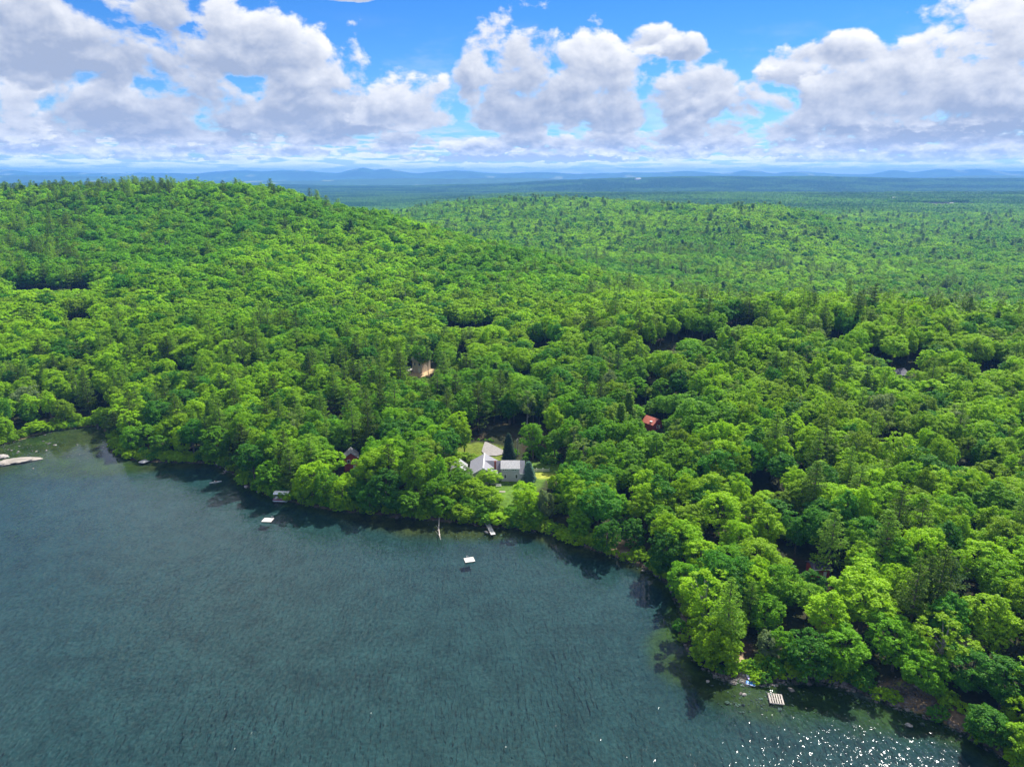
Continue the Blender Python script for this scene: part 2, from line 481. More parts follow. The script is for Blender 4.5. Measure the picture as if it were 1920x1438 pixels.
def water_material():
    m, n = mat('lake_water')
    g = n.new('ShaderNodeTexCoord')
    P = E(n, g.outputs['Object'])
    # wind waves: crests run across the wind, patches of stronger and weaker ripple
    def wav(rot, sc, stretch, seed, det=3.0):
        mp = n.new('ShaderNodeMapping')
        mp.inputs['Rotation'].default_value = (0, 0, math.radians(rot))
        mp.inputs['Scale'].default_value = (1.0, stretch, 1.0)
        mp.inputs['Location'].default_value = (seed, seed * 2, 0)
        n.link(P, mp.inputs['Vector'])
        return n.noise(E(n, mp.outputs[0]), sc, det, 0.55, '3D', 0.6)
    h = wav(28, 0.95, 0.30, 3.0, 2.0) * 0.80 + wav(4, 1.25, 0.40, 9.0, 2.0) * 0.34 + wav(-30, 1.0, 0.5, 17.0, 2.0) * 0.16 + wav(50, 3.4, 0.7, 23.0, 1.0) * 0.05
    gust = n.noise(P, 0.018, 3.0, 0.5)
    amp = n.lin(gust, 0.3, 0.7, 0.75, 1.3)
    calm = n.new('ShaderNodeAttribute', attribute_name='calm')
    amp = amp * (1.0 - E(n, calm.outputs['Fac']) * 0.85)
    bp = n.new('ShaderNodeBump'); bp.inputs['Distance'].default_value = 0.27
    n.link(amp, bp.inputs['Strength']); n.link(h, bp.inputs['Height'])
    fr = n.new('ShaderNodeFresnel'); fr.inputs['IOR'].default_value = 1.36
    n.link(bp.outputs[0], fr.inputs['Normal'])
    gl = n.new('ShaderNodeBsdfGlossy'); gl.inputs['Roughness'].default_value = 0.06
    gl.inputs['Color'].default_value = (1, 1, 1, 1)
    n.link(bp.outputs[0], gl.inputs['Normal'])
    tr = n.new('ShaderNodeBsdfTransparent'); tr.inputs['Color'].default_value = (0.62, 0.86, 0.80, 1)
    mx = n.new('ShaderNodeMixShader')
    n.link(fr.outputs[0], mx.inputs[0]); n.link(tr.outputs[0], mx.inputs[1]); n.link(gl.outputs[0], mx.inputs[2])
    return finish(m, n, mx.outputs[0])
M_WATER = water_material()

# foliage: a tone per tree, a little variation per spray, light coming through the leaves
def leaf_material(name, source):
    m, n = mat(name)
    if source == 'object':
        oi = n.new('ShaderNodeObjectInfo'); base = E(n, oi.outputs['Color'])
    else:
        at = n.new('ShaderNodeAttribute', attribute_name='tone', attribute_type='INSTANCER'); base = E(n, at.outputs['Color'])
    ta = n.new('ShaderNodeAttribute', attribute_name='tint')
    tint = E(n, ta.outputs['Fac'])
    k = n.lin(tint, 0.0, 1.0, 0.62, 1.38)
    vm = n.new('ShaderNodeVectorMath', operation='SCALE'); n.link(base, vm.inputs[0]); n.link(k, vm.inputs['Scale'])
    yl = n.mix(n.smooth(tint, 0.55, 1.0) * 0.35, E(n, vm.outputs[0]), (0.20, 0.27, 0.03))
    df = n.new('ShaderNodeBsdfPrincipled'); n.link(yl, df.inputs['Base Color'])
    df.inputs['Roughness'].default_value = 0.55
    df.inputs['Specular IOR Level'].default_value = 0.12
    tl = n.new('ShaderNodeBsdfTranslucent')
    tv = n.new('ShaderNodeMix', data_type='RGBA', blend_type='MULTIPLY'); tv.inputs[0].default_value = 1.0
    n.link(yl, tv.inputs[6]); tv.inputs[7].default_value = (1.5, 1.4, 0.5, 1)
    n.link(tv.outputs[2], tl.inputs['Color'])
    mx = n.new('ShaderNodeMixShader'); mx.inputs[0].default_value = 0.42
    n.link(df.outputs[0], mx.inputs[1]); n.link(tl.outputs[0], mx.inputs[2])
    return finish(m, n, mx.outputs[0])
M_LEAF_O = leaf_material('leaf_tone_of_tree', 'object')
M_LEAF_I = leaf_material('leaf_tone_of_stand', 'instancer')
M_BARK = paint('bark', (0.13, 0.10, 0.075), 0.9, 0.25, 3.0)
M_BARKG = paint('bark_grey', (0.30, 0.28, 0.25), 0.9, 0.25, 3.0)
# ------------------------------------------------------------------ ground sheet
def w_of(y): return np.sqrt(np.maximum(y, 0) ** 2 + 300.0 ** 2)
ys = [-760.0]
while ys[-1] < 46000:
    y = ys[-1]
    st = 20 if y < 60 else (1.15 if y < 345 else 1.15 + (y - 345) * 0.0105)
    ys.append(y + st)
ys = np.array(ys)
NT_ = 620
ts = np.linspace(-1, 1, NT_)
ts = np.sign(ts) * (0.72 * np.abs(ts) ** 0.92 * 1.0 + 1.1 * np.abs(ts) ** 7)
GX = ts[None, :] * w_of(ys)[:, None]
GY = np.repeat(ys[:, None], NT_, 1)
gx, gy = GX.ravel(), GY.ravel()
gd = np.full(gx.shape, 500.0)
mm = gy < 700
gd[mm] = seg_dist(gx[mm], gy[mm])
gh = height(gx, gy, gd)
gh[(gd < 0) & (gy < 60)] = -4.0

def colorize(x, y, d, z):
    n1 = fbm(x / 7.0, y / 7.0, 41, 4)[:, None]; n2 = fbm(x / 260.0, y / 260.0, 47, 5)[:, None]
    n3 = fbm(x / 1400.0, y / 500.0, 53, 5)[:, None]; n4 = fbm(x / 45.0, y / 45.0, 59, 4)[:, None]
    forest = np.array([0.030, 0.036, 0.014]) * (0.6 + 0.9 * n1)
    litter = np.array([0.085, 0.060, 0.035])
    c = forest * (1 - sstep(n1, .52, .7)) + litter * 0.42 * sstep(n1, .52, .7)  # litter colour lowered to carry the shade of the forest floor
    # distant woods read as one green-brown surface
    fw = sstep(y, 2600, 4200)[:, None]
    woods = np.array([0.034, 0.088, 0.020]) * (0.55 + 0.9 * n2) * (0.7 + .6 * n4)
    woods = woods * (1 - 0.55 * sstep(n3, .52, .66)) + np.array([0.02, 0.045, 0.02]) * 0.55 * sstep(n3, .52, .66)  # dark bands in the woods colour stand in for cloud shadows
    fields = sstep(fbm(x / 420.0, y / 900.0, 71, 3), .70, .74)[:, None] * sstep(y, 6000, 8000)[:, None]
    woods = woods * (1 - fields) + np.array([0.16, 0.20, 0.07]) * fields
    c = c * (1 - fw) + woods * fw
    # shore gravel and bank
    sg = ((1 - sstep(d, 0.5, 2.2)) * (d > -0.5))[:, None]
    c = c * (1 - sg) + np.array([0.10, 0.08, 0.055]) * (0.6 + .8 * n1) * sg
    # lake bed: brown-olive shallows, deep bed coloured for light scattered in the water
    dep = np.where(d < 0, -z, 0)[:, None]
    shal = np.array([0.070, 0.052, 0.018]) * (0.35 + 1.4 * fbm(x / 2.2, y / 2.2, 61, 4)[:, None])
    weed = np.array([0.050, 0.058, 0.012])
    shal = shal * (1 - sstep(n4, .42, .62)) + weed * sstep(n4, .42, .62) * (0.6 + .8 * n1)
    deep = np.array([0.035, 0.056, 0.066])
    k = sstep(dep, 0.35, 1.35)
    lake = shal * (1 - k) + deep * k
    ins = (d < -0.2)[:, None]
    c = np.where(ins, lake, c)
    return c
gc = colorize(gx, gy, gd, gh)
def blend_poly(c, poly, col, soft, mult=1.0):
    """soil colour inside a world polygon"""
    P = np.array(poly); x, y = gx, gy
    lo = P.min(0) - 12; hi = P.max(0) + 12
    sel = np.where((x > lo[0]) & (x < hi[0]) & (y > lo[1]) & (y < hi[1]))[0]
    if not len(sel): return
    xs, ys_ = x[sel], y[sel]
    ins = np.zeros(len(sel), bool); best = np.full(len(sel), 1e18)
    for i in range(len(P)):
        a = P[i]; b = P[(i + 1) % len(P)]
        cc = ((a[1] > ys_) != (b[1] > ys_)); xi = (b[0] - a[0]) * (ys_ - a[1]) / (b[1] - a[1] + 1e-12) + a[0]
        ins ^= cc & (xs < xi)
        ab = b - a; t = np.clip(((xs - a[0]) * ab[0] + (ys_ - a[1]) * ab[1]) / (ab ** 2).sum(), 0, 1)
        best = np.minimum(best, (xs - a[0] - t * ab[0]) ** 2 + (ys_ - a[1] - t * ab[1]) ** 2)
    sd = np.where(ins, np.sqrt(best), -np.sqrt(best)) + (fbm(xs / 2.5, ys_ / 2.5, 77, 2) - .5) * soft * 1.5
    w = (sstep(sd, -soft, soft) * mult)[:, None] * (gd[sel] > 0.3)[:, None]
    c[sel] = c[sel] * (1 - w) + np.array(col) * (0.8 + .4 * fbm(xs / 3.0, ys_ / 3.0, 79, 3)[:, None]) * w
def px_poly(pts, z): return [tuple(plane_hit(u, v, z)) for u, v in pts]
LAWN = [(-19, 244), (-19, 236), (-6, 233), (4, 236), (9, 247), (14, 258), (21, 262), (23, 272), (12, 277), (-4, 276), (-17, 271), (-26, 262)]
LAWN2 = [(-3, 232), (6, 231), (12, 240), (10, 250), (-4, 250), (-12, 246), (-10, 236)]
blend_poly(gc, LAWN, (0.085, 0.16, 0.02), 1.5)
blend_poly(gc, [(-34, 268), (-20, 268), (-4, 276), (-2, 290), (-16, 296), (-36, 288)], (0.12, 0.16, 0.02), 1.5)
NI, NJ = GX.shape
fi = (np.arange(NI - 1)[:, None] * NJ + np.arange(NJ - 1)[None, :]).ravel()
gf = np.stack([fi, fi + 1, fi + NJ + 1, fi + NJ], 1)

CLEAR = []     # (x, y, rx, ry): no trees there
# (u0, u1, v, y): woods in front of the thing at distance y stay low enough that it shows down to v
WINDOWS = []
def clear_px(u, v, w, ry, dz=3.0, z=None):
    x, y, _ = hit(u, v, dz)
    dep = proj(x, y, gz(x, y))[2]
    CLEAR.append((x, y, w / 2 * dep / FPX, ry * .55))
    WINDOWS.append((u - w * .36, u + w * .36, v - 7, y - ry * .4))
    return x, y
# openings whose far edge stands as a dark wall of trees
for a in [(95, 548, 185, 15), (880, 618, 120, 9), (868, 668, 34, 12), (1300, 640, 80, 9), (1240, 662, 80, 11), (1385, 615, 80, 8), (1690, 690, 95, 11),
          (1640, 668, 50, 7), (1690, 850, 80, 13), (1850, 700, 60, 6), (150, 605, 60, 7), (1490, 1035, 40, 12), (1500, 985, 34, 9), (1520, 1080, 46, 9),
          (940, 835, 52, 10), (930, 800, 46, 8), (620, 785, 34, 6), (1450, 925, 26, 10), (1160, 515, 150, 6), (1010, 655, 40, 9), (345, 700, 34, 8), (985, 706, 22, 8),
          (1800, 880, 50, 7), (1560, 640, 60, 6), (1590, 500, 22, 22), (1200, 760, 26, 6), (1590, 1120, 20, 5), (1236, 745, 30, 7), (190, 770, 36, 7)]:
    clear_px(*a)
CAB = hit(787, 695, 0.5)
CLEAR += [(CAB[0], CAB[1] - 1, 8, 9), (CAB[0] + 9, CAB[1] + 9, 7, 8), (-3, 262, 27, 19), (-6, 242, 19, 9.5), (-10, 287, 13, 12), (4, 292, 12, 11)]
RED = hit(1224, 797, 2.0); CLEAR.append((RED[0], RED[1] - 3, 7.5, 10))
DARK = hit(1692, 700, 4.0); CLEAR.append((DARK[0], DARK[1] - 2, 9, 9))
COT = hit(657, 862, 4.0); CLEAR.append((COT[0], COT[1] - 3, 5.5, 7))
SHED = hit(1533, 1062, 3.0); CLEAR.append((SHED[0], SHED[1] - 1, 4.5, 4.5))
LOGC = hit(1838, 1168, 1.5); CLEAR.append((LOGC[0], LOGC[1] - 2, 5.5, 6))
FIELD = [hit(u, v, 2.0)[:2] for u, v in [(1690, 378), (1760, 379), (1815, 385), (1822, 390), (1770, 387), (1692, 383)]]
blend_poly(gc, [(CAB[0] - 9, CAB[1] - 9), (CAB[0] + 6, CAB[1] - 10), (CAB[0] + 7, CAB[1] + 4), (CAB[0] - 10, CAB[1] + 2)], (0.50, 0.36, 0.20), 1.2)
for (u, v, rx, ry, c_) in [(1590, 497, 9, 26, (.36, .28, .22)), (1224, 712, 2.8, 7, (.33, .27, .22)), (772, 738, 2.6, 6, (.22, .17, .09)), (625, 768, 2.8, 7, (.14, .10, .07)),
                           (1170, 1010, 5, 4.5, (.46, .32, .2)), (1165, 1035, 3.5, 5, (.24, .17, .11)), (1395, 1215, 2.2, 3, (.08, .055, .04)), (1340, 1222, 2.8, 2, (.10, .07, .05)),
                           (1392, 1248, 1.6, 4, (.5, .36, .22)), (1010, 892, 9, 3, (.30, .34, .05)), (940, 868, 3, 3, (.2, .2, .05))]:
    x, y, _ = hit(u, v, 0)
    blend_poly(gc, [(x + rx * math.cos(a), y + ry * math.sin(a)) for a in np.linspace(0, 6.28, 14)[:-1]], c_, 0.8)
    if rx > 3: CLEAR.append((x, y, rx, ry))
WINDOWS += [(768, 804, 705, CAB[1] - 2), (1204, 1240, 807, RED[1] - 1), (1682, 1708, 702, DARK[1]), (648, 667, 882, COT[1]), (1511, 1545, 1068, SHED[1]), (1815, 1860, 1172, LOGC[1]),
            (884, 984, 903, 252), (1003, 1020, 892, 262), (1216, 1230, 722, 345), (1583, 1599, 503, 900), (616, 634, 778, 330), (1152, 1180, 1018, 230), (902, 948, 853, 272), (850, 878, 874, 258)]
# hayfield on the far ridge and the cut-over slope below the second hill
HF = [hit(u, v, 1.0)[:2] for u, v in [(1690, 379), (1790, 380), (1820, 388), (1760, 386), (1690, 383)]]
hx = np.mean([p[0] for p in HF]); hy = np.mean([p[1] for p in HF])
blend_poly(gc, [(hx - 190, hy - 110), (hx + 190, hy - 150), (hx + 230, hy + 40), (hx, hy + 130), (hx - 190, hy + 120)], (0.42, 0.40, 0.13), 12)
CLEAR.append((hx, hy, 200, 190))
CT = hit(1490, 420, 2)
blend_poly(gc, [(CT[0] - 70, CT[1] - 60), (CT[0] + 90, CT[1] - 130), (CT[0] + 90, CT[1] + 20), (CT[0] - 40, CT[1] + 60)], (0.075, 0.14, 0.03), 10, .8)

CL = hit(223, 372, 1); CLEAR.append((CL[0], CL[1] - 8, 11, 14))

lb = [(SH[i][0], SH[i][1]) for i in range(2, 8)]
blend_poly(gc, lb + [(a + .4, b + 3.0) for a, b in lb[::-1]], (0.26, 0.22, 0.09), 0.8)
# gravel bank at the lower right
GB = [plane_hit(u, v) for u, v in [(1628, 1300), (1660, 1283), (1712, 1277), (1760, 1305), (1815, 1350), (1838, 1382), (1780, 1365), (1700, 1332), (1640, 1314)]]
blend_poly(gc, GB, (0.20, 0.145, 0.09), 0.5)
blend_poly(gc, [plane_hit(u, v) for u, v in [(1672, 1290), (1700, 1280), (1712, 1290), (1690, 1298)]], (0.20, 0.30, 0.03), 0.4)
gbc = np.mean(GB, 0)
CLEAR.append((plane_hit(1670, 1292)[0], plane_hit(1670, 1292)[1], 3.6, 3.0)); CLEAR.append((plane_hit(1730, 1318)[0], plane_hit(1730, 1318)[1], 5.0, 4.0)); CLEAR.append((plane_hit(1790, 1352)[0], plane_hit(1790, 1352)[1], 4.0, 3.0))

me = np_mesh('ground', np.stack([gx, gy, gh], 1), gf, [M_GROUND], smooth=True,
             attrs={'soil': ('FLOAT_COLOR', np.concatenate([gc, np.ones((len(gc), 1))], 1))})
o = link('ground', me); tag(o, 'wooded ground with the lake basin, low hills and far mountains', kind='structure')

# ------------------------------------------------------------------ water
wx = np.linspace(-1150, 420, 316); wy = np.linspace(-720, 440, 234)
WX, WY = np.meshgrid(wx, wy)
NI, NJ = WX.shape
fi = (np.arange(NI - 1)[:, None] * NJ + np.arange(NJ - 1)[None, :]).ravel()
wd = -seg_dist(WX.ravel(), WY.ravel())
inl = plane_hit(150, 830); inlet = np.exp(-(((WX.ravel() - inl[0]) / 55) ** 2 + ((WY.ravel() - inl[1]) / 30) ** 2))
calm = np.clip((1 - sstep(wd, 3, 20)) * 0.45 + inlet, 0, 1)
me = np_mesh('water', np.stack([WX.ravel(), WY.ravel(), np.zeros(WX.size)], 1), np.stack([fi, fi + 1, fi + NJ + 1, fi + NJ], 1), [M_WATER],
             attrs={'calm': ('FLOAT', calm)})
o = link('water', me); tag(o, 'dark teal rippled lake water', kind='structure')
# ------------------------------------------------------------------ tree shapes
def unit(v): return v / (np.linalg.norm(v, axis=-1, keepdims=True) + 1e-9)
def leaf_quads(P, Nn, size, aspect, rng, dirs=None):
    """one small four-cornered leaf spray per point"""
    n = len(P)
    Nn = unit(Nn)
    if dirs is None: dirs = rng.normal(size=(n, 3))
    U = unit(dirs - (dirs * Nn).sum(1, keepdims=True) * Nn)
    V = np.cross(Nn, U)
    s = (size * rng.uniform(0.65, 1.3, n))[:, None]
    U = U * s * 0.5; V = V * s * 0.5 * aspect
    q = np.stack([P - U, P - V * 1.0 + U * 0.15, P + U, P + V * 1.0 + U * 0.15], 1).reshape(-1, 3)
    f = np.arange(n * 4).reshape(n, 4)
    return q, f
def tube(pts, rad, sides=6):
    pts = np.array(pts, float); k = len(pts); V = []; F = []
    for i in range(k):
        d = pts[min(i + 1, k - 1)] - pts[max(i - 1, 0)]; d = d / (np.linalg.norm(d) + 1e-9)
        a = np.cross(d, [0.3, 0.9, 0.1]); a /= np.linalg.norm(a); b = np.cross(d, a)
        for j in range(sides):
            t = 2 * math.pi * j / sides
            V.append(pts[i] + (a * math.cos(t) + b * math.sin(t)) * rad[i])
    for i in range(k - 1):
        for j in range(sides):
            F.append((i * sides + j, i * sides + (j + 1) % sides, (i + 1) * sides + (j + 1) % sides, (i + 1) * sides + j))
    return np.array(V), np.array(F)
def join(parts):
    V = []; F = []; o = 0
    for v, f in parts:
        V.append(v); F.append(f + o); o += len(v)
    return np.vstack(V), np.vstack(F)

def broad(seed, H=18.0, R=5.2, base=.26, nlobe=46, nleaf=13000, leaf=.40, dome=0.5, open_=0.0, skirt=0.0):
    rng = np.random.default_rng(seed)
    zb = H * base; hz = (H - zb) / 2; zc = zb + hz
    ga = math.pi * (3 - 5 ** .5)
    i = np.arange(nlobe) + .5
    cz = 1 - 2 * i / nlobe
    cz = np.clip(cz * .96 + .10, -1, 1)
    ph = i * ga + rng.uniform(0, 6.28) + rng.normal(0, .25, nlobe)
    sr = np.sqrt(1 - cz ** 2)
    D = np.stack([sr * np.cos(ph), sr * np.sin(ph), cz], 1)
    # uneven outline
    w = 0
    for k in range(4):
        a = unit(rng.normal(size=3)); w = w + 0.13 * np.cos(2.1 * np.arccos(np.clip(D @ a, -1, 1)) + rng.uniform(0, 6))
    rad = rng.uniform(.60, .86, nlobe) * (1 + w)
    ez = np.abs(cz) ** (1 - .25 * dome) * np.sign(cz)
    LC = np.stack([D[:, 0] * R * rad, D[:, 1] * R * rad, zc + ez * hz * rad * 0.92], 1)
    wid = np.where(cz < 0, 1 - .25 * np.abs(cz) * (1 - skirt), 1.0)
    LC[:, :2] *= wid[:, None]
    LR = R * rng.uniform(.21, .37, nlobe) * (1 - .2 * np.abs(cz))
    if open_ > 0:
        keep = rng.random(nlobe) > open_
        LC, LR, D = LC[keep], LR[keep], D[keep]
    ltint = rng.uniform(.15, .85, len(LC))
    wgt = LR ** 2; wgt = wgt / wgt.sum()
    # sprays sit in small clumps on each limb's mass of leaves, with dark gaps between the clumps
    ncl = max(30, min(nlobe * 15, nleaf // 11))
    L = rng.choice(len(LC), ncl, p=wgt)
    dv = unit(rng.normal(size=(ncl, 3)) + D[L] * .6 + np.array([0, 0, .6]))
    shell = rng.uniform(.62, 1.10, ncl)
    CC = LC[L] + dv * LR[L][:, None] * shell[:, None] * np.array([1, 1, .78])
    K = rng.integers(0, ncl, nleaf)
    e = unit(rng.normal(size=(nleaf, 3)) + np.array([0, 0, .5]))
    cr = (R * .088 * rng.uniform(.7, 1.3, ncl))[K][:, None]
    P = CC[K] + e * cr * rng.uniform(.35, 1.05, (nleaf, 1)) * np.array([1.15, 1.15, .72])
    Nn = unit(e * .55 + dv[K] * .45 + rng.normal(size=(nleaf, 3)) * .50 + np.array([0, 0, .30]))
    q, f = leaf_quads(P, Nn, leaf, .72, rng)
    ctint = rng.uniform(0, .45, ncl)
    tint = np.clip(ltint[L][K] * .30 + ctint[K] + rng.uniform(0, .42, nleaf), 0, 1)
    # trunk and limbs
    parts = []
    lean = rng.normal(0, .25, 2)
    tp = [(0, 0, -1.2), (lean[0] * .2, lean[1] * .2, H * .2), (lean[0], lean[1], H * .5), (lean[0] * 1.4, lean[1] * 1.4, H * .8)]
    parts.append(tube(tp, [H * .020, H * .016, H * .011, H * .004], 7))
    for j in rng.choice(len(LC), min(9, len(LC)), replace=False):
        z0 = H * rng.uniform(.25, .55); a = np.array([lean[0], lean[1], z0]); b = LC[j]
        m_ = (a + b) / 2 + np.array([0, 0, -.5])
        parts.append(tube([a, m_, b], [H * .007, H * .005, H * .0015], 5))
    return (q, f, np.repeat(tint, 4)), join(parts)

def pine(seed, H=23.0, R=4.6, base=.18, whorls=22, per=5, tufts=9, nn=12, leaf=.62, up=.18, narrow=1.0, top_open=.1, asp=.30):
    rng = np.random.default_rng(seed)
    P = []; N_ = []; Dr = []; T = []; parts = []
    parts.append(tube([(0, 0, -1.2), (0, 0, H * .4), (.1, 0, H * .8), (.1, 0, H * .985)], [H * .015, H * .011, H * .005, H * .0015], 6))
    zt = np.linspace(base, .985, whorls)
    asym = rng.uniform(0, 6.28)
    for wi, tz in enumerate(zt):
        prof = (1 - (tz - base) / (1 - base)) ** .78 * (0.55 + .45 * min(1, (tz - base) * 6 + .3))
        rot = rng.uniform(0, 6.28)
        for b in range(per):
            if rng.random() < top_open: continue
            az = rot + b * 2 * math.pi / per + rng.normal(0, .18)
            Ln = R * prof * rng.uniform(.62, 1.18) * (1 + .16 * math.cos(az - asym)) * narrow + .35
            st = up + rng.normal(0, .07)
            z0 = H * tz + rng.normal(0, H * .012)
            dh = np.array([math.cos(az), math.sin(az), 0]); pr = np.array([-dh[1], dh[0], 0])
            end = dh * Ln + np.array([0, 0, z0 + Ln * st])
            if Ln > 1.3: parts.append(tube([(0, 0, z0), tuple(dh * Ln * .5 + np.array([0, 0, z0 + Ln * st * .35])), tuple(end)], [.07, .045, .015], 3))
            bt = rng.uniform(.2, .8)
            k = max(2, int(tufts * (Ln / R) + 1))
            for t in np.linspace(.28, 1.0, k):
                c0 = dh * Ln * t + np.array([0, 0, z0 + Ln * st * (t ** 1.4)])
                sp = Ln * .30 * (1.15 - abs(t - .55)) 
                for side in (-1, 0, 1):
                    c1 = c0 + pr * side * sp * rng.uniform(.5, 1.0) + rng.normal(0, .10, 3)
                    n2 = max(2, nn // 3)
                    dd = unit(dh * .9 + pr * side * .7 + rng.normal(size=(n2, 3)) * .45 + np.array([0, 0, .30]))
                    P.append(c1 + dd * leaf * .42); Dr.append(dd)
                    N_.append(np.array([0, 0, 1.0]) + rng.normal(size=(n2, 3)) * .55 + dh * .25); T.append(np.full(n2, bt))
    P = np.vstack(P); N_ = np.vstack(N_); Dr = np.vstack(Dr); T = np.concatenate(T)
    q, f = leaf_quads(P, N_, leaf, asp, rng, Dr)
    tint = np.clip(T * .5 + rng.uniform(0, .6, len(T)), 0, 1)
    return (q, f, np.repeat(tint, 4)), join(parts)

def snag(seed, H=15.0):
    rng = np.random.default_rng(seed); parts = [tube([(0, 0, -1), (.1, 0, H * .5), (.25, .1, H)], [.2, .13, .03], 6)]
    for k in range(46):
        z = H * rng.uniform(.25, .97); az = rng.uniform(0, 6.28); L = (H - z) * .30 + rng.uniform(.5, 1.6)
        d = np.array([math.cos(az), math.sin(az), rng.uniform(.1, .7)]) * L
        a = np.array([.1, 0, z]); parts.append(tube([a, a + d * .5 + np.array([0, 0, -.1]), a + d], [.055, .035, .01], 3))
        for s_ in range(3):
            e = a + d * rng.uniform(.4, .9); d2 = unit(rng.normal(size=3) + d) * L * .4
            parts.append(tube([e, e + d2], [.025, .008], 3))
    return join(parts)

def crown_mesh(name, crown, m):
    return np_mesh(name, crown[0], crown[1], [m], attrs={'tint': ('FLOAT', crown[2])})
def both_mesh(name, crown, trunk, bark):
    V = np.vstack([crown[0], trunk[0]]); F = np.vstack([crown[1], trunk[1] + len(crown[0])])
    mi = np.concatenate([np.zeros(len(crown[1]), int), np.ones(len(trunk[1]), int)])
    return np_mesh(name, V, F, [M_LEAF_I, bark], mi, attrs={'tint': ('FLOAT', np.concatenate([crown[2], np.zeros(len(trunk[0]))]))})

# kind -> builder of its variants; (natural height, natural radius)
KINDS = {
    'broad': [lambda L: broad(11, 17, 5.0, .22, 56, *L), lambda L: broad(12, 18, 5.4, .25, 60, *L, dome=.8), lambda L: broad(13, 16, 4.6, .2, 44, *L),
              lambda L: broad(14, 18, 4.8, .24, 50, *L, dome=.2), lambda L: broad(15, 17, 5.6, .27, 66, *L, dome=1.0)],
    'skirt': [lambda L: broad(21, 14, 4.6, .03, 60, *L, skirt=1), lambda L: broad(22, 15, 4.9, .04, 64, *L, skirt=1), lambda L: broad(23, 12, 4.3, .02, 54, *L, skirt=1)],
    'airy': [lambda L: broad(31, 17, 4.0, .22, 44, int(L[0] * .5), L[1] * .82, open_=.22), lambda L: broad(32, 18, 3.7, .2, 46, int(L[0] * .5), L[1] * .8, open_=.28)],
    'pine': [lambda L: pine(41, 23, 5.5, .16, 16, 5, *PL(L)), lambda L: pine(42, 22, 5.2, .20, 15, 5, *PL(L), top_open=.22), lambda L: pine(43, 24, 5.0, .14, 17, 5, *PL(L), up=.28)],
    'spruce': [lambda L: pine(51, 20, 3.1, .05, 30, 6, *PL(L), up=-.12, top_open=.03), lambda L: pine(52, 18, 2.7, .06, 28, 6, *PL(L), up=-.05, top_open=.05)],
    'bush': [lambda L: broad(61, 3.4, 2.1, -.12, 26, int(L[0] * .2), L[1] * .85, skirt=1), lambda L: broad(62, 2.6, 2.4, -.15, 26, int(L[0] * .2), L[1] * .85, skirt=1)],
}
NAT = {'broad': (17.2, 5.1), 'skirt': (13.8, 4.6), 'airy': (17.5, 3.9), 'pine': (23, 4.5), 'spruce': (19, 2.9), 'bush': (3, 2.2)}
def PL(L):
    return {0: (9, 21, .62), 1: (6, 8, 1.05), 2: (3, 3, 2.0)}[L[2]] if len(L) > 2 else None
class Lv(tuple): pass
LOD = {0: (15000, .38, 0), 1: (3600, .74, 1), 2: (460, 1.75, 2)}
def build(kind, i, lod):
    L = LOD[lod]
    if kind in ('pine', 'spruce'):
        t, nn, lf = PL(L)
        fn = KINDS[kind][i]
        return fn(L)
    return KINDS[kind][i]((L[0], L[1]))
# unpack helper for pines: (tufts, nn, leaf)
SRC = bpy.data.collections.new('tree_shapes')
ASSET = {}      # (kind, variant, lod) -> index in the source collection
MESH = {}       # (kind, variant) -> (crown mesh, trunk mesh) for the trees that stand as objects
order = []
for lod in (0, 1, 2):
    for kind in KINDS:
        if kind == 'bush' and lod > 0: continue
        for i in range(len(KINDS[kind])):
            crown, trunk = build(kind, i, lod)
            bark = M_BARKG if kind == 'airy' else M_BARK
            nm = 'shape_%03d' % len(order)
            ob = bpy.data.objects.new(nm, both_mesh(nm, crown, trunk, bark)); SRC.objects.link(ob)
            ASSET[(kind, i, lod)] = len(order); order.append(nm)
            if lod == 0:
                MESH[(kind, i)] = (crown_mesh('crown', crown, M_LEAF_O), np_mesh('trunk', trunk[0], trunk[1], [bark]))
# patches of far woods, 60 m across
for p in range(4):
    rng = np.random.default_rng(900 + p); Vs = []; Fs = []; Ts = []; off = 0
    for gx_ in range(7):
        for gy_ in range(7):
            x = (gx_ - 3) * 9.2 + rng.normal(0, 2.2); y = (gy_ - 3) * 9.2 + rng.normal(0, 2.2)
            con = rng.random() < .12
            H = rng.uniform(12, 18) + (3 if con else 0); R = rng.uniform(4.2, 6.2) * (.6 if con else 1)
            nl = 46
            d = unit(rng.normal(size=(nl, 3)) + np.array([0, 0, .8]))
            if con:
                t = rng.random(nl); P = np.stack([x + d[:, 0] * R * (1 - t), y + d[:, 1] * R * (1 - t), H * (.25 + .75 * t)], 1)
            else:
                P = np.stack([x + d[:, 0] * R * .85, y + d[:, 1] * R * .85, H * .62 + d[:, 2] * H * .36], 1)
            q, f = leaf_quads(P, d + rng.normal(size=(nl, 3)) * .4, 3.0 if not con else 2.2, .8, rng)
            tb = rng.uniform(.2, .8) if not con else rng.uniform(0, .15)
            Vs.append(q); Fs.append(f + off); Ts.append(np.repeat(np.clip(tb + rng.uniform(-.15, .15, nl), 0, 1), 4)); off += len(q)
    nm = 'shape_%03d' % len(order)
    ob = bpy.data.objects.new(nm, np_mesh(nm, np.vstack(Vs), np.vstack(Fs), [M_LEAF_I], attrs={'tint': ('FLOAT', np.concatenate(Ts))})); SRC.objects.link(ob)
    ASSET[('patch', p, 2)] = len(order); order.append(nm)

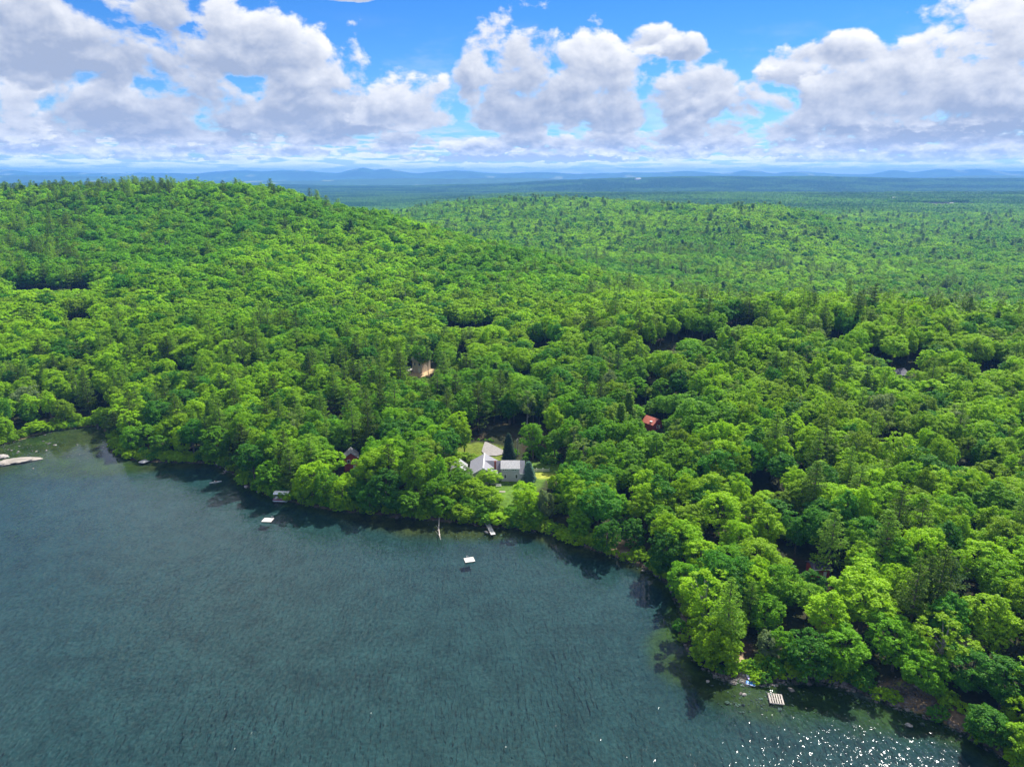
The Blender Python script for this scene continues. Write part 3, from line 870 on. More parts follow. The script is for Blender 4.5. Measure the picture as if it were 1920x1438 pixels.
TONE = {'fresh': (.235, .420, .004), 'mid': (.122, .305, .006), 'deep': (.048, .180, .010), 'olive': (.175, .300, .010), 'grey': (.170, .250, .110),
        'pine': (.150, .290, .018), 'darkpine': (.050, .130, .022), 'blue': (.13, .25, .24), 'bluedark': (.035, .080, .075)}
def r_scale(n, rng): return rng.uniform(.82, 1.2, n)[:, None]
def stand_tone(x, y, kind, rng):
    n1 = fbm(x / 160.0, y / 160.0, 101, 3); n2 = fbm(x / 36.0, y / 36.0, 103, 3)
    r = rng.random(len(x)); c = np.zeros((len(x), 3))
    w = np.clip((n1 - .5) * 3.6 + (n2 - .5) * 1.2 + r * .9, 0, 1)[:, None]  # broad tone swing also puts shaded patches of the hill into leaf colour
    br = np.array(TONE['fresh']) * w + np.array(TONE['mid']) * (1 - w)
    ol = (rng.random(len(x)) < .08)[:, None]
    br = np.where(ol, np.array(TONE['olive']), br)
    dp = (rng.random(len(x)) < .14)[:, None]
    br = np.where(dp, np.array(TONE['deep']) * 1.15, br) * r_scale(len(x), rng)
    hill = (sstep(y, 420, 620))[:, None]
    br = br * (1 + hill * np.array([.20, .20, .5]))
    isp = (kind == 'pine')[:, None]; iss = (kind == 'spruce')[:, None]; isa = (kind == 'airy')[:, None]
    wp = (.35 + .9 * rng.random(len(x)))[:, None]
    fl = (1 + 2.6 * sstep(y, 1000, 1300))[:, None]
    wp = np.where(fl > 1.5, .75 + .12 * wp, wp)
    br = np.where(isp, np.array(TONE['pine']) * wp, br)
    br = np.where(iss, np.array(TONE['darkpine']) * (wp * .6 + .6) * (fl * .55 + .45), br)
    br = np.where(isa, np.array(TONE['olive']) * .55 + np.array(TONE['grey']) * .45, br)
    return br

# ------------------------------------------------------------------ trees placed one by one after the photograph
# (u, v of the top, height m, kind, tone, girth factor)
HAND = [
 (664, 866, 10, 'skirt', 'mid', .8), (650, 880, 8, 'skirt', 'fresh', .8),
 (1527, 1071, 8, 'skirt', 'deep', .9),
 (888, 897, 11, 'skirt', 'fresh', 1.2), (922, 916, 9, 'skirt', 'fresh', 1.15), (985, 905, 10, 'skirt', 'fresh', 1.1), (1003, 925, 9, 'skirt', 'mid', 1.1), (915, 950, 6, 'skirt', 'mid', 1.2), (966, 948, 6, 'skirt', 'mid', 1.1), (860, 880, 12, 'skirt', 'mid', 1.1), (905, 938, 7, 'skirt', 'mid', 1.1), (978, 922, 8, 'skirt', 'fresh', .95), (860, 838, 8, 'skirt', 'fresh', 1.2), (884, 843, 7, 'skirt', 'olive', 1.2), (898, 852, 5, 'skirt', 'olive', 1.1),
 (1000, 955, 7, 'skirt', 'mid', 1.0), (935, 962, 5, 'skirt', 'fresh', 1.1), (842, 850, 12, 'broad', 'fresh', 1.1), (832, 925, 9, 'skirt', 'mid', 1.1), (868, 945, 7, 'skirt', 'fresh', 1.1),
 (1322, 1066, 19, 'airy', 'fresh', 1.45), (1340, 1100, 14, 'airy', 'fresh', 1.3), (1384, 1146, 10, 'skirt', 'fresh', .60), (1412, 1092, 15, 'pine', 'pine', .75), (1447, 1168, 10, 'skirt', 'grey', .7),
 (1476, 1165, 11, 'skirt', 'mid', .8), (1630, 1068, 20, 'broad', 'fresh', 1.45), (1560, 1110, 17, 'broad', 'fresh', 1.2), (1590, 1180, 13, 'skirt', 'mid', 1.15), (1520, 1190, 12, 'skirt', 'deep', 1.0),
 (1568, 956, 21, 'pine', 'pine', 1.05), (1670, 962, 22, 'pine', 'pine', 1.1), (1730, 985, 19, 'broad', 'fresh', 1.0), (1690, 1010, 17, 'broad', 'mid', 1.0), (1612, 1015, 14, 'broad', 'fresh', .9),
 (1770, 1150, 18, 'airy', 'fresh', 1.5), (1690, 1160, 15, 'skirt', 'mid', 1.05), (1875, 1118, 19, 'broad', 'fresh', 1.25), (1830, 1210, 13, 'skirt', 'deep', 1.15), (1895, 1240, 13, 'skirt', 'deep', 1.2),
 (1740, 1225, 12, 'skirt', 'mid', 1.0), (1875, 1330, 11, 'skirt', 'deep', 1.1), (1920, 1300, 9, 'skirt', 'fresh', .7), (1860, 1000, 18, 'broad', 'fresh', 1.15), (1790, 1040, 17, 'pine', 'darkpine', 1.0),
 (1640, 772, 23, 'pine', 'pine', 1.0), (1600, 838, 22, 'pine', 'pine', .9), (1538, 812, 22, 'pine', 'pine', .95), (1618, 868, 21, 'pine', 'pine', 1.0), (1690, 818, 20, 'broad', 'fresh', 1.1), (1560, 690, 22, 'pine', 'darkpine', .9),
 (1592, 676, 22, 'pine', 'darkpine', .9), (1628, 690, 21, 'pine', 'darkpine', .9), (1660, 700, 21, 'pine', 'pine', .8), (1580, 750, 19, 'broad', 'olive', 1.0), (1655, 735, 18, 'broad', 'grey', 1.0),
 (1800, 771, 15, 'airy', 'grey', 1.45), (1750, 700, 19, 'broad', 'fresh', 1.35), (1850, 715, 18, 'broad', 'fresh', 1.2), (1690, 752, 16, 'broad', 'mid', 1.0), (1750, 842, 19, 'broad', 'deep', 1.45), (1860, 850, 18, 'broad', 'olive', 1.2),
 (1870, 905, 19, 'broad', 'mid', 1.3), (1720, 905, 16, 'broad', 'olive', 1.0), (1790, 930, 17, 'broad', 'mid', 1.0), (1500, 870, 16, 'broad', 'fresh', .9), (1420, 800, 18, 'broad', 'deep', 1.1), (1385, 875, 16, 'broad', 'mid', 1.0),
 (1360, 920, 18, 'broad', 'fresh', 1.2), (1300, 935, 17, 'broad', 'olive', 1.1), (1440, 950, 18, 'broad', 'fresh', 1.1), (1310, 750, 20, 'broad', 'mid', 1.45), (1370, 760, 18, 'broad', 'mid', 1.2), (1280, 795, 17, 'broad', 'olive', .9),
 (1400, 680, 18, 'broad', 'fresh', 1.3), (1350, 700, 17, 'broad', 'fresh', 1.2), (1465, 705, 17, 'broad', 'olive', 1.1), (1270, 655, 18, 'broad', 'fresh', 1.1), (1310, 638, 17, 'broad', 'mid', 1.1),
 (1195, 640, 21, 'pine', 'darkpine', .9), (1160, 655, 21, 'pine', 'darkpine', .9), (1140, 690, 18, 'broad', 'grey', .9), (1180, 730, 21, 'spruce', 'pine', 1.3), (1165, 760, 20, 'spruce', 'pine', 1.3), (1240, 700, 17, 'broad', 'mid', 1.0),
 (930, 610, 19, 'broad', 'fresh', 1.5), (900, 650, 18, 'broad', 'fresh', 1.3), (975, 655, 18, 'broad', 'fresh', 1.1), (1070, 625, 18, 'broad', 'fresh', 1.4), (1120, 620, 18, 'broad', 'mid', 1.2), (880, 690, 16, 'broad', 'mid', .9),
 (950, 700, 17, 'spruce', 'darkpine', 1.0), (1040, 760, 18, 'broad', 'fresh', 1.1), (1000, 790, 17, 'broad', 'mid', 1.0), (1075, 730, 18, 'broad', 'mid', 1.0), (1110, 850, 17, 'broad', 'olive', 1.15), (1060, 868, 15, 'broad', 'mid', 1.0),
 (1160, 905, 16, 'skirt', 'mid', 1.1), (1215, 880, 17, 'broad', 'fresh', 1.2), (1240, 940, 15, 'broad', 'mid', 1.1), (1120, 905, 15, 'broad', 'fresh', 1.0), (1190, 960, 13, 'skirt', 'deep', 1.0), (1250, 1000, 14, 'skirt', 'deep', 1.1),
 (1022, 898, 16, 'skirt', 'grey', .72), (992, 915, 13, 'skirt', 'fresh', .75), (1040, 880, 9, 'skirt', 'fresh', .8), (1090, 935, 14, 'skirt', 'mid', 1.0), (1140, 975, 12, 'skirt', 'deep', .9),
 (918, 882, 7, 'broad', 'fresh', 1.3), (872, 872, 11, 'airy', 'grey', 1.1), (905, 918, 8, 'skirt', 'fresh', .75), (845, 905, 10, 'skirt', 'fresh', .9), (880, 930, 8, 'skirt', 'mid', .9), (935, 945, 5, 'skirt', 'fresh', .9),
 (960, 950, 5.5, 'skirt', 'mid', .9), (815, 890, 14, 'skirt', 'mid', 1.0), (780, 830, 17, 'broad', 'mid', 1.2), (735, 788, 19, 'broad', 'deep', 1.35), (790, 775, 18, 'broad', 'mid', 1.25), (850, 770, 17, 'broad', 'fresh', 1.1),
 (830, 740, 15, 'airy', 'fresh', 1.1), (870, 790, 16, 'broad', 'fresh', .9), (760, 860, 15, 'broad', 'mid', 1.1), (720, 880, 15, 'skirt', 'deep', 1.2), (770, 905, 13, 'skirt', 'mid', 1.1), (690, 915, 10, 'skirt', 'deep', 1.0),
 (740, 925, 9, 'skirt', 'deep', 1.0), (608, 880, 14, 'skirt', 'mid', .95), (585, 860, 16, 'skirt', 'fresh', 1.1), (560, 895, 12, 'skirt', 'fresh', .95), (505, 850, 15, 'skirt', 'mid', 1.2), (470, 830, 17, 'broad', 'deep', 1.1),
 (598, 735, 20, 'pine', 'pine', 1.0), (560, 760, 20, 'pine', 'pine', 1.1), (610, 780, 20, 'pine', 'pine', 1.0), (520, 740, 20, 'pine', 'pine', 1.0), (430, 760, 18, 'broad', 'mid', 1.2),
 (400, 800, 16, 'skirt', 'mid', 1.2), (360, 770, 18, 'pine', 'pine', 1.1), (330, 745, 18, 'pine', 'pine', 1.1), (290, 720, 20, 'pine', 'pine', 1.1), (310, 700, 20, 'pine', 'pine', .9), (250, 722, 20, 'pine', 'pine', 1.1),
 (225, 745, 16, 'skirt', 'fresh', 1.2), (270, 780, 15, 'skirt', 'mid', 1.2), (335, 800, 13, 'skirt', 'fresh', 1.0), (300, 812, 10, 'skirt', 'mid', 1.0), (240, 800, 12, 'skirt', 'mid', 1.0), (100, 690, 19, 'broad', 'fresh', 1.1),
 (40, 725, 17, 'broad', 'grey', 1.1), (15, 735, 16, 'broad', 'mid', 1.0), (85, 730, 15, 'airy', 'olive', 1.2), (120, 755, 9, 'skirt', 'fresh', .8), (50, 755, 13, 'skirt', 'mid', .9), (45, 800, 4, 'skirt', 'fresh', .75), (140, 772, 6, 'skirt', 'fresh', .8),
 (700, 690, 18, 'broad', 'mid', 1.1), (650, 700, 17, 'broad', 'olive', 1.0), (790, 640, 18, 'broad', 'mid', 1.1), (750, 655, 16, 'broad', 'fresh', .9), (840, 670, 15, 'airy', 'olive', 1.1), (735, 715, 10, 'airy', 'fresh', 1.1),
 (800, 715, 9, 'broad', 'fresh', .9), (700, 740, 15, 'broad', 'mid', 1.0), (410, 700, 19, 'pine', 'darkpine', 1.0), (460, 690, 19, 'pine', 'pine', 1.0), (355, 660, 17, 'broad', 'deep', 1.1), (160, 640, 19, 'pine', 'darkpine', .9),
 (1290, 870, 16, 'broad', 'mid', 1.0), (1225, 840, 15, 'skirt', 'fresh', .9), (1150, 820, 15, 'broad', 'olive', .9), (1480, 780, 20, 'pine', 'darkpine', .9), (1500, 960, 15, 'broad', 'deep', .9), (1540, 925, 17, 'broad', 'deep', 1.0),
 (1430, 1010, 16, 'broad', 'fresh', 1.15), (1380, 1020, 15, 'broad', 'mid', 1.0), (1320, 1000, 16, 'broad', 'fresh', 1.1), (1465, 1060, 15, 'skirt', 'mid', 1.0), (1290, 1050, 13, 'skirt', 'mid', .9), (1250, 1050, 9, 'skirt', 'deep', .8), (1440, 1115, 12, 'skirt', 'mid', .9),
]
TREES = []      # dicts: x y z kind var sx sz rz tone hand
rng = np.random.default_rng(5)
for (u, v, H, kind, tone, g) in HAND:
    x, y, z = hit(u, v, H)
    d = float(seg_dist(np.array([x]), np.array([y]))[0])
    if d < 0.8:      # keep the root on land
        for k in range(40):
            y += .6; x += .15 if u > 1250 else 0
            d = float(seg_dist(np.array([x]), np.array([y]))[0])
            if d > 0.8: break
    if z < 0: z = 0
    z = gz(x, y)
    var = int(rng.integers(len(KINDS[kind])))
    nh, nr = NAT[kind]
    if u > 1250 and v > 850: g *= 1.12
    sz = H / nh; sx = g * (.55 * sz + .45)
    t_ = np.array(TONE[tone]) * rng.uniform(.85, 1.18)
    TREES.append(dict(x=x, y=y, z=z, kind=kind, var=var, sx=sx, sz=sz, rz=rng.uniform(0, 6.28), tone=t_, tn=tone, hand=1, H=H, r=nr * sx, lod=0))

# ------------------------------------------------------------------ the rest of the woods: jittered stand with real spacing
def scatter(y0, y1, sp, seed, tlim=.98):
    r_ = np.random.default_rng(seed)
    n = 0; xs = []; ys_ = []
    rows = np.arange(y0, y1, sp * .87)
    for k, yy in enumerate(rows):
        half = min(tlim * max(yy, 120) + 20, 1e9)
        c = np.arange(-half, half, sp) + (sp / 2 if k % 2 else 0)
        xs.append(c); ys_.append(np.full(len(c), yy))
    x = np.concatenate(xs); y = np.concatenate(ys_)
    x = x + r_.uniform(-.42, .42, len(x)) * sp; y = y + r_.uniform(-.42, .42, len(y)) * sp
    return x, y, r_
def cleared(x, y, mar=1.0):
    m = np.zeros(len(x), bool)
    for (cx, cy_, rx, ry) in CLEAR:
        rx_ = rx + mar if rx > 6 else rx + .6 * mar
        m |= ((x - cx) / rx_) ** 2 + ((y - cy_) / (ry + mar)) ** 2 < 1
    return m
HX = np.array([t['x'] for t in TREES]); HY = np.array([t['y'] for t in TREES]); HR = np.array([t['r'] for t in TREES])
def hand_clash(x, y, f=.78):
    m = np.zeros(len(x), bool)
    for a, b, c in zip(HX, HY, HR):
        m |= (x - a) ** 2 + (y - b) ** 2 < (c * f + 2.2) ** 2
    return m
FOREST = []
def stand(y0, y1, sp, seed, lod, tlim=.98):
    x, y, r_ = scatter(y0, y1, sp, seed, tlim)
    d = np.full(x.shape, 500.0); m = y < 700; d[m] = seg_dist(x[m], y[m])
    ok = (d > 2.2) & ~cleared(x, y, 2.4)
    if y0 < 420:
        ok &= ~hand_clash(x, y)
        dk_ = plane_hit(911, 972); ok &= (x - dk_[0]) ** 2 + (y - dk_[1]) ** 2 > 16
    x, y, d = x[ok], y[ok], d[ok]
    z = height(x, y, d)
    n = len(x); u, v, dep = proj(x, y, z + 10)
    r = r_.random(n)
    kind = np.full(n, 'broad', dtype=object)
    # stands of conifers where the photograph shows them
    pf = fbm(x / 70.0, y / 70.0, 201, 3)
    pn = .03 + .22 * sstep(pf, .57, .68)
    leftshore = (u < 900) & (y < 400); pn = pn + .16 * leftshore
    pn = pn * (1 - .75 * ((u < 1100) & (y > 430) & (y < 860)))
    pn = pn * (1 - .55 * ((u > 1000) & (y > 200) & (y < 385)))
    pn = pn + .08 * ((u > 1100) & (y > 385) & (y < 470))
    second = (y > 1150) & (y < 2400) & (u > 650) & (u < 1750); pn = np.where(second, .03 + .07 * sstep(pf, .48, .62), pn)
    crest = (y > 840) & (y < 1100) & (u < 520); pn = np.where(crest, .10 + .55 * (u < 330), pn)
    ring = (u < 170) & (y > 560) & (y < 920); pn = np.where(ring, .22, pn)
    pn = np.where(y > 1150, np.minimum(pn, .05), pn)
    kind[r < pn] = 'pine'
    kind[(r < pn * .08) | ((crest | second) & (r < pn * .35))] = 'spruce'
    kind[(r > .955)] = 'airy'
    kind[(d < 7) & (r > .35)] = 'skirt'
    nv = {k: len(v_) for k, v_ in KINDS.items()}
    var = np.array([int(q * nv[k]) for q, k in zip(r_.random(n), kind)])
    hv = (.80 + .42 * fbm(x / 26.0, y / 26.0, 207, 3)) * r_.uniform(.86, 1.12, n)
    hv = hv * np.where(d < 8, r_.uniform(.55, .95, n), 1.0)
    gv = r_.uniform(.82, 1.25, n) * (sp / 7.6) ** .8 * (1.12 if y0 > 400 else 1.04)
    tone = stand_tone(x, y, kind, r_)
    lods = np.full(n, lod)
    # low growth before things that show in openings
    drop = np.zeros(n, bool)
    nh = np.array([NAT[k][0] for k in kind]); nr = np.array([NAT[k][1] for k in kind])
    for (u0, u1, vb, yt) in WINDOWS:
        rp = nr * gv * FPX / dep * .75
        sel = np.where((u > u0 - rp) & (u < u1 + rp) & (y < yt) & (y > yt - 110))[0]
        if not len(sel): continue
        for _ in range(12):
            _, vt, _ = proj(x[sel], y[sel], z[sel] + nh[sel] * hv[sel])
            bad = sel[vt < vb]
            if not len(bad): break
            hv[bad] *= .82
        short = sel[(nh[sel] * hv[sel] < 7)]
        kind[short] = 'skirt'; var[short] = var[short] % 3
        hv[short] = (nh[short] * hv[short]) / NAT['skirt'][0]; gv[short] = np.minimum(gv[short], .35 + hv[short] * .9); nh[short] = NAT['skirt'][0]
        drop[sel[nh[sel] * hv[sel] < 1.8]] = True
    for i in range(n):
        if drop[i]: continue
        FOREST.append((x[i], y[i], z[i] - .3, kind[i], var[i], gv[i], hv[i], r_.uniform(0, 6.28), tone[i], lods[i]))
stand(112, 430, 7.4, 301, 0, .95)
stand(430, 1150, 8.6, 302, 1, .86)
stand(1150, 2300, 10.5, 303, 2, .82)
# 300 that show largest stand as objects of their own
near = []
rest = []
for i, t in enumerate(FOREST):
    x, y, z, kind, var, gv, hv, rz, tone, lod = t
    if lod == 0:
        u, v, dep = proj(x, y, z + NAT[kind][0] * hv * .8)
        inside = -40 < u < 1960 and v < 1500
        s_ = NAT[kind][1] * gv * math.sqrt(NAT[kind][0] * hv) / dep if inside else 0
        near.append((s_, i))
near.sort(reverse=True)
N_OBJ = 330 - len(TREES) if False else None
quota = {'broadleaf': 290, 'conifer': 140}
cls = lambda k: 'conifer' if k in ('pine', 'spruce') else 'broadleaf'
for t in TREES: quota[cls(t['kind'])] -= 1
chosen = set()
for s_, i in near:
    k = cls(FOREST[i][3])
    if s_ > 0 and quota[k] > 0:
        quota[k] -= 1; chosen.add(i)
        x, y, z, kind, var, gv, hv, rz, tone, lod = FOREST[i]
        TREES.append(dict(x=x, y=y, z=z, kind=kind, var=var, sx=gv, sz=hv, rz=rz, tone=tone, tn=None, hand=0, H=NAT[kind][0] * hv, r=NAT[kind][1] * gv, lod=0))
FOREST = [t for i, t in enumerate(FOREST) if i not in chosen]

# bushes along the shore, round the lawn and in the openings
BUSH = []
x, y, r_ = scatter(112, 345, 2.1, 401, .95)
d = seg_dist(x, y)
ok = (d > .35) & (d < 7.0) & (r_.random(len(x)) < .8)
q = [plane_hit(*p) for p in [(1670, 1292), (1730, 1318), (1790, 1352)]]
for (a, b), rr in zip(q, (3.4, 4.2, 3.2)): ok &= ((x - a) ** 2 + (y - b) ** 2 > rr ** 2)
for (u_, v_, rr) in [(1392, 1262, 1.8), (1392, 1240, 2.2), (1165, 1030, 4.0), (1200, 1055, 2.5), (916, 985, 2.6), (911, 974, 2.2), (1340, 1225, 3.0), (1180, 1010, 4)]:
    a, b = plane_hit(u_, v_, .8); ok &= ((x - a) ** 2 + (y - b) ** 2 > rr ** 2)
BX, BY = x[ok], y[ok]
x2, y2, r2 = scatter(200, 330, 3.4, 402, .8)
d2 = seg_dist(x2, y2); q_ = np.hypot((x2 + 3) / 27, (y2 - 258) / 25)
pl = np.array([fbm(x2 / 8, y2 / 8, 5, 2)])[0]
ok = (d2 > 3) & (q_ > .88) & (q_ < 1.25) & (r2.random(len(x2)) < .7) & ~((x2 > -8) & (x2 < 14) & (y2 > 229) & (y2 < 256)) & ~((x2 > -30) & (x2 < 0) & (y2 > 268))
BX = np.concatenate([BX, x2[ok]]); BY = np.concatenate([BY, y2[ok]])
bx3 = np.array([-2, 0, 2.5, 4.5, -13.5, -9, 8.6, -24, -21, -18, -15, -12, -10, -8.5, -27]); by3 = np.array([254.6, 255, 254.8, 254.9, 251, 250.5, 252, 300, 299, 298.5, 298, 297.5, 297, 296, 298])
BX = np.concatenate([BX, bx3]); BY = np.concatenate([BY, by3]); nb = len(BX)
bz = height(BX, BY)
rb = np.random.default_rng(77)
bt = stand_tone(BX, BY, np.full(nb, 'broad', dtype=object), rb)
for i in range(nb):
    sc = rb.uniform(.55, 1.15) if i < nb - len(bx3) else rb.uniform(.28, .45)
    BUSH.append((BX[i], BY[i], bz[i] - .1, 'bush', int(rb.integers(2)), sc, sc * rb.uniform(.8, 1.1), rb.uniform(0, 6.28), bt[i], 0))

# patches of woods from 2.3 km out
x, y, r_ = scatter(2300, 9000, 62, 501, .80)
ok = ~cleared(x, y, 10)
x, y = x[ok], y[ok]; z = height(x, y, np.full(len(x), 500.0))
nz = fbm(x / 420.0, y / 300.0, 511, 4)
for i in range(len(x)):
    w = float(np.clip((nz[i] - .42) * 5 + r_.normal(0, .15), 0, 1))
    q = float(1.0 - .28 * sstep(y[i], 2700, 5200))  # tone darkened with distance so the haze over it looks bluer
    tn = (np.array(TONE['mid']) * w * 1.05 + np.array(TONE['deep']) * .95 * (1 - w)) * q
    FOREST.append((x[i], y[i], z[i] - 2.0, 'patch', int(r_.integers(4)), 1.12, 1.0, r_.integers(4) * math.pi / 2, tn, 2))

# ------------------------------------------------------------------ instancing of what nobody could count
def gn_group():
    g = bpy.data.node_groups.new('stand_of_trees', 'GeometryNodeTree')
    g.interface.new_socket('Geometry', in_out='INPUT', socket_type='NodeSocketGeometry')
    g.interface.new_socket('Geometry', in_out='OUTPUT', socket_type='NodeSocketGeometry')
    nd = g.nodes; lk = g.links
    gi = nd.new('NodeGroupInput'); go = nd.new('NodeGroupOutput')
    m2p = nd.new('GeometryNodeMeshToPoints')
    ci = nd.new('GeometryNodeCollectionInfo'); ci.inputs['Collection'].default_value = SRC
    ci.inputs['Separate Children'].default_value = True; ci.inputs['Reset Children'].default_value = True
    ip = nd.new('GeometryNodeInstanceOnPoints'); ip.inputs['Pick Instance'].default_value = True
    def attr(name, t):
        a = nd.new('GeometryNodeInputNamedAttribute'); a.data_type = t; a.inputs['Name'].default_value = name
        return [o for o in a.outputs if o.enabled and o.name == 'Attribute'][0]
    lk.new(gi.outputs[0], m2p.inputs[0]); lk.new(m2p.outputs[0], ip.inputs['Points'])
    lk.new(ci.outputs[0], ip.inputs['Instance'])
    lk.new(attr('shape', 'INT'), ip.inputs['Instance Index'])
    lk.new(attr('turn', 'FLOAT_VECTOR'), ip.inputs['Rotation'])
    lk.new(attr('size', 'FLOAT_VECTOR'), ip.inputs['Scale'])
    lk.new(ip.outputs[0], go.inputs[0])
    return g
GN = gn_group()
def stuff(name, rows, label):
    n = len(rows)
    P = np.array([(r[0], r[1], r[2]) for r in rows]); idx = np.array([ASSET[(r[3], int(r[4]), int(r[9]))] for r in rows])
    S = np.array([(r[5], r[5], r[6]) for r in rows]); R = np.zeros((n, 3)); R[:, 2] = [r[7] for r in rows]
    Tn = np.ones((n, 4)); Tn[:, :3] = np.array([r[8] for r in rows])
    me = bpy.data.meshes.new(name); me.vertices.add(n); me.vertices.foreach_set('co', P.astype(np.float32).ravel())
    for an, typ, arr, key in (('shape', 'INT', idx, 'value'), ('turn', 'FLOAT_VECTOR', R, 'vector'), ('size', 'FLOAT_VECTOR', S, 'vector'), ('tone', 'FLOAT_COLOR', Tn, 'color')):
        a = me.attributes.new(an, typ, 'POINT')
        a.data.foreach_set(key, arr.astype(np.int32 if typ == 'INT' else np.float32).ravel())
    o = link(name, me); tag(o, label, kind='stuff')
    md = o.modifiers.new('stand', 'NODES'); md.node_group = GN
    return o
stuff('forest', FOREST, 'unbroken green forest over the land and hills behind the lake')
stuff('undergrowth', BUSH, 'leafy green bushes and undergrowth along the lake shore and round the lawn')
# ------------------------------------------------------------------ builder for hard-edged things
class MB:
    def __init__(s): s.V = []; s.F = []
    def add(s, verts, faces):
        o = len(s.V); s.V += [tuple(map(float, v)) for v in verts]; s.F += [tuple(i + o for i in f) for f in faces]; return s
    def box(s, cx, cy, cz, sx, sy, sz, rz=0.0, rx=0.0):
        R = Matrix.Rotation(rz, 3, 'Z') @ Matrix.Rotation(rx, 3, 'X'); vs = []
        for k in (-.5, .5):
            for a, b in ((-.5, -.5), (.5, -.5), (.5, .5), (-.5, .5)):
                vs.append(R @ Vector((a * sx, b * sy, k * sz)) + Vector((cx, cy, cz)))
        return s.add(vs, [(3, 2, 1, 0), (4, 5, 6, 7), (0, 1, 5, 4), (1, 2, 6, 5), (2, 3, 7, 6), (3, 0, 4, 7)])
    def prism(s, poly, axis, a, b):
        """extrude a 2D outline; axis 'y': outline in x,z from y=a to y=b; axis 'x': outline in y,z; axis 'z': outline in x,y"""
        def p(q, t): return {'y': (q[0], t, q[1]), 'x': (t, q[0], q[1]), 'z': (q[0], q[1], t)}[axis]
        n = len(poly); vs = [p(q, a) for q in poly] + [p(q, b) for q in poly]
        return s.add(vs, [tuple(range(n)), tuple(range(2 * n - 1, n - 1, -1))] + [(i, (i + 1) % n, n + (i + 1) % n, n + i) for i in range(n)])
    def tube(s, pts, rad, sides=8):
        if not hasattr(rad, '__len__'): rad = [rad] * len(pts)
        v, f = tube(pts, rad, sides); n = len(v)
        s.add([tuple(q) for q in v], [tuple(int(i) for i in q) for q in f] + [tuple(len(s.V) * 0 + i for i in range(sides))[::-1], tuple(range(n - sides, n))]); return s
    def build(s, name, m, parent=None, smooth=False, bevel=0.0):
        me = bpy.data.meshes.new(name); me.from_pydata(s.V, [], s.F); me.update()
        bm = bmesh.new(); bm.from_mesh(me); bmesh.ops.recalc_face_normals(bm, faces=bm.faces)
        if bevel: bmesh.ops.bevel(bm, geom=bm.edges[:], offset=bevel, segments=1, affect='EDGES')
        bm.to_mesh(me); bm.free()
        me.materials.append(m)
        if smooth: me.polygons.foreach_set('use_smooth', np.full(len(me.polygons), True))
        return link(name, me, parent)

def siding(name, col, pitch=0.16, rough=.75, vertical=False, var=.06):
    m, n = mat(name)
    g = n.new('ShaderNodeTexCoord'); sp = n.new('ShaderNodeSeparateXYZ'); n.link(g.outputs['Object'], sp.inputs[0])
    c_ = (E(n, sp.outputs[0]) + E(n, sp.outputs[1])) if vertical else E(n, sp.outputs[2])
    fr = n.math('FRACT', c_ / pitch)
    f = n.noise(E(n, g.outputs['Object']), 1.3, 5.0, .6)
    cc = n.mix(n.smooth(f, .3, .7), tuple(c * (1 - var * 2) for c in col), tuple(min(1, c * (1 + var)) for c in col))
    b = n.new('ShaderNodeBsdfPrincipled'); n.link(cc, b.inputs['Base Color']); b.inputs['Roughness'].default_value = rough
    bp = n.new('ShaderNodeBump'); bp.inputs['Strength'].default_value = .7; bp.inputs['Distance'].default_value = .03
    n.link(fr, bp.inputs['Height']); n.link(bp.outputs[0], b.inputs['Normal'])
    return finish(m, n, b.outputs[0])
def glass(name, col=(.02, .025, .03)):
    m, n = mat(name); b = n.new('ShaderNodeBsdfPrincipled'); b.inputs['Base Color'].default_value = col + (1,)
    b.inputs['Roughness'].default_value = .06; b.inputs['Specular IOR Level'].default_value = .6
    return finish(m, n, b.outputs[0])
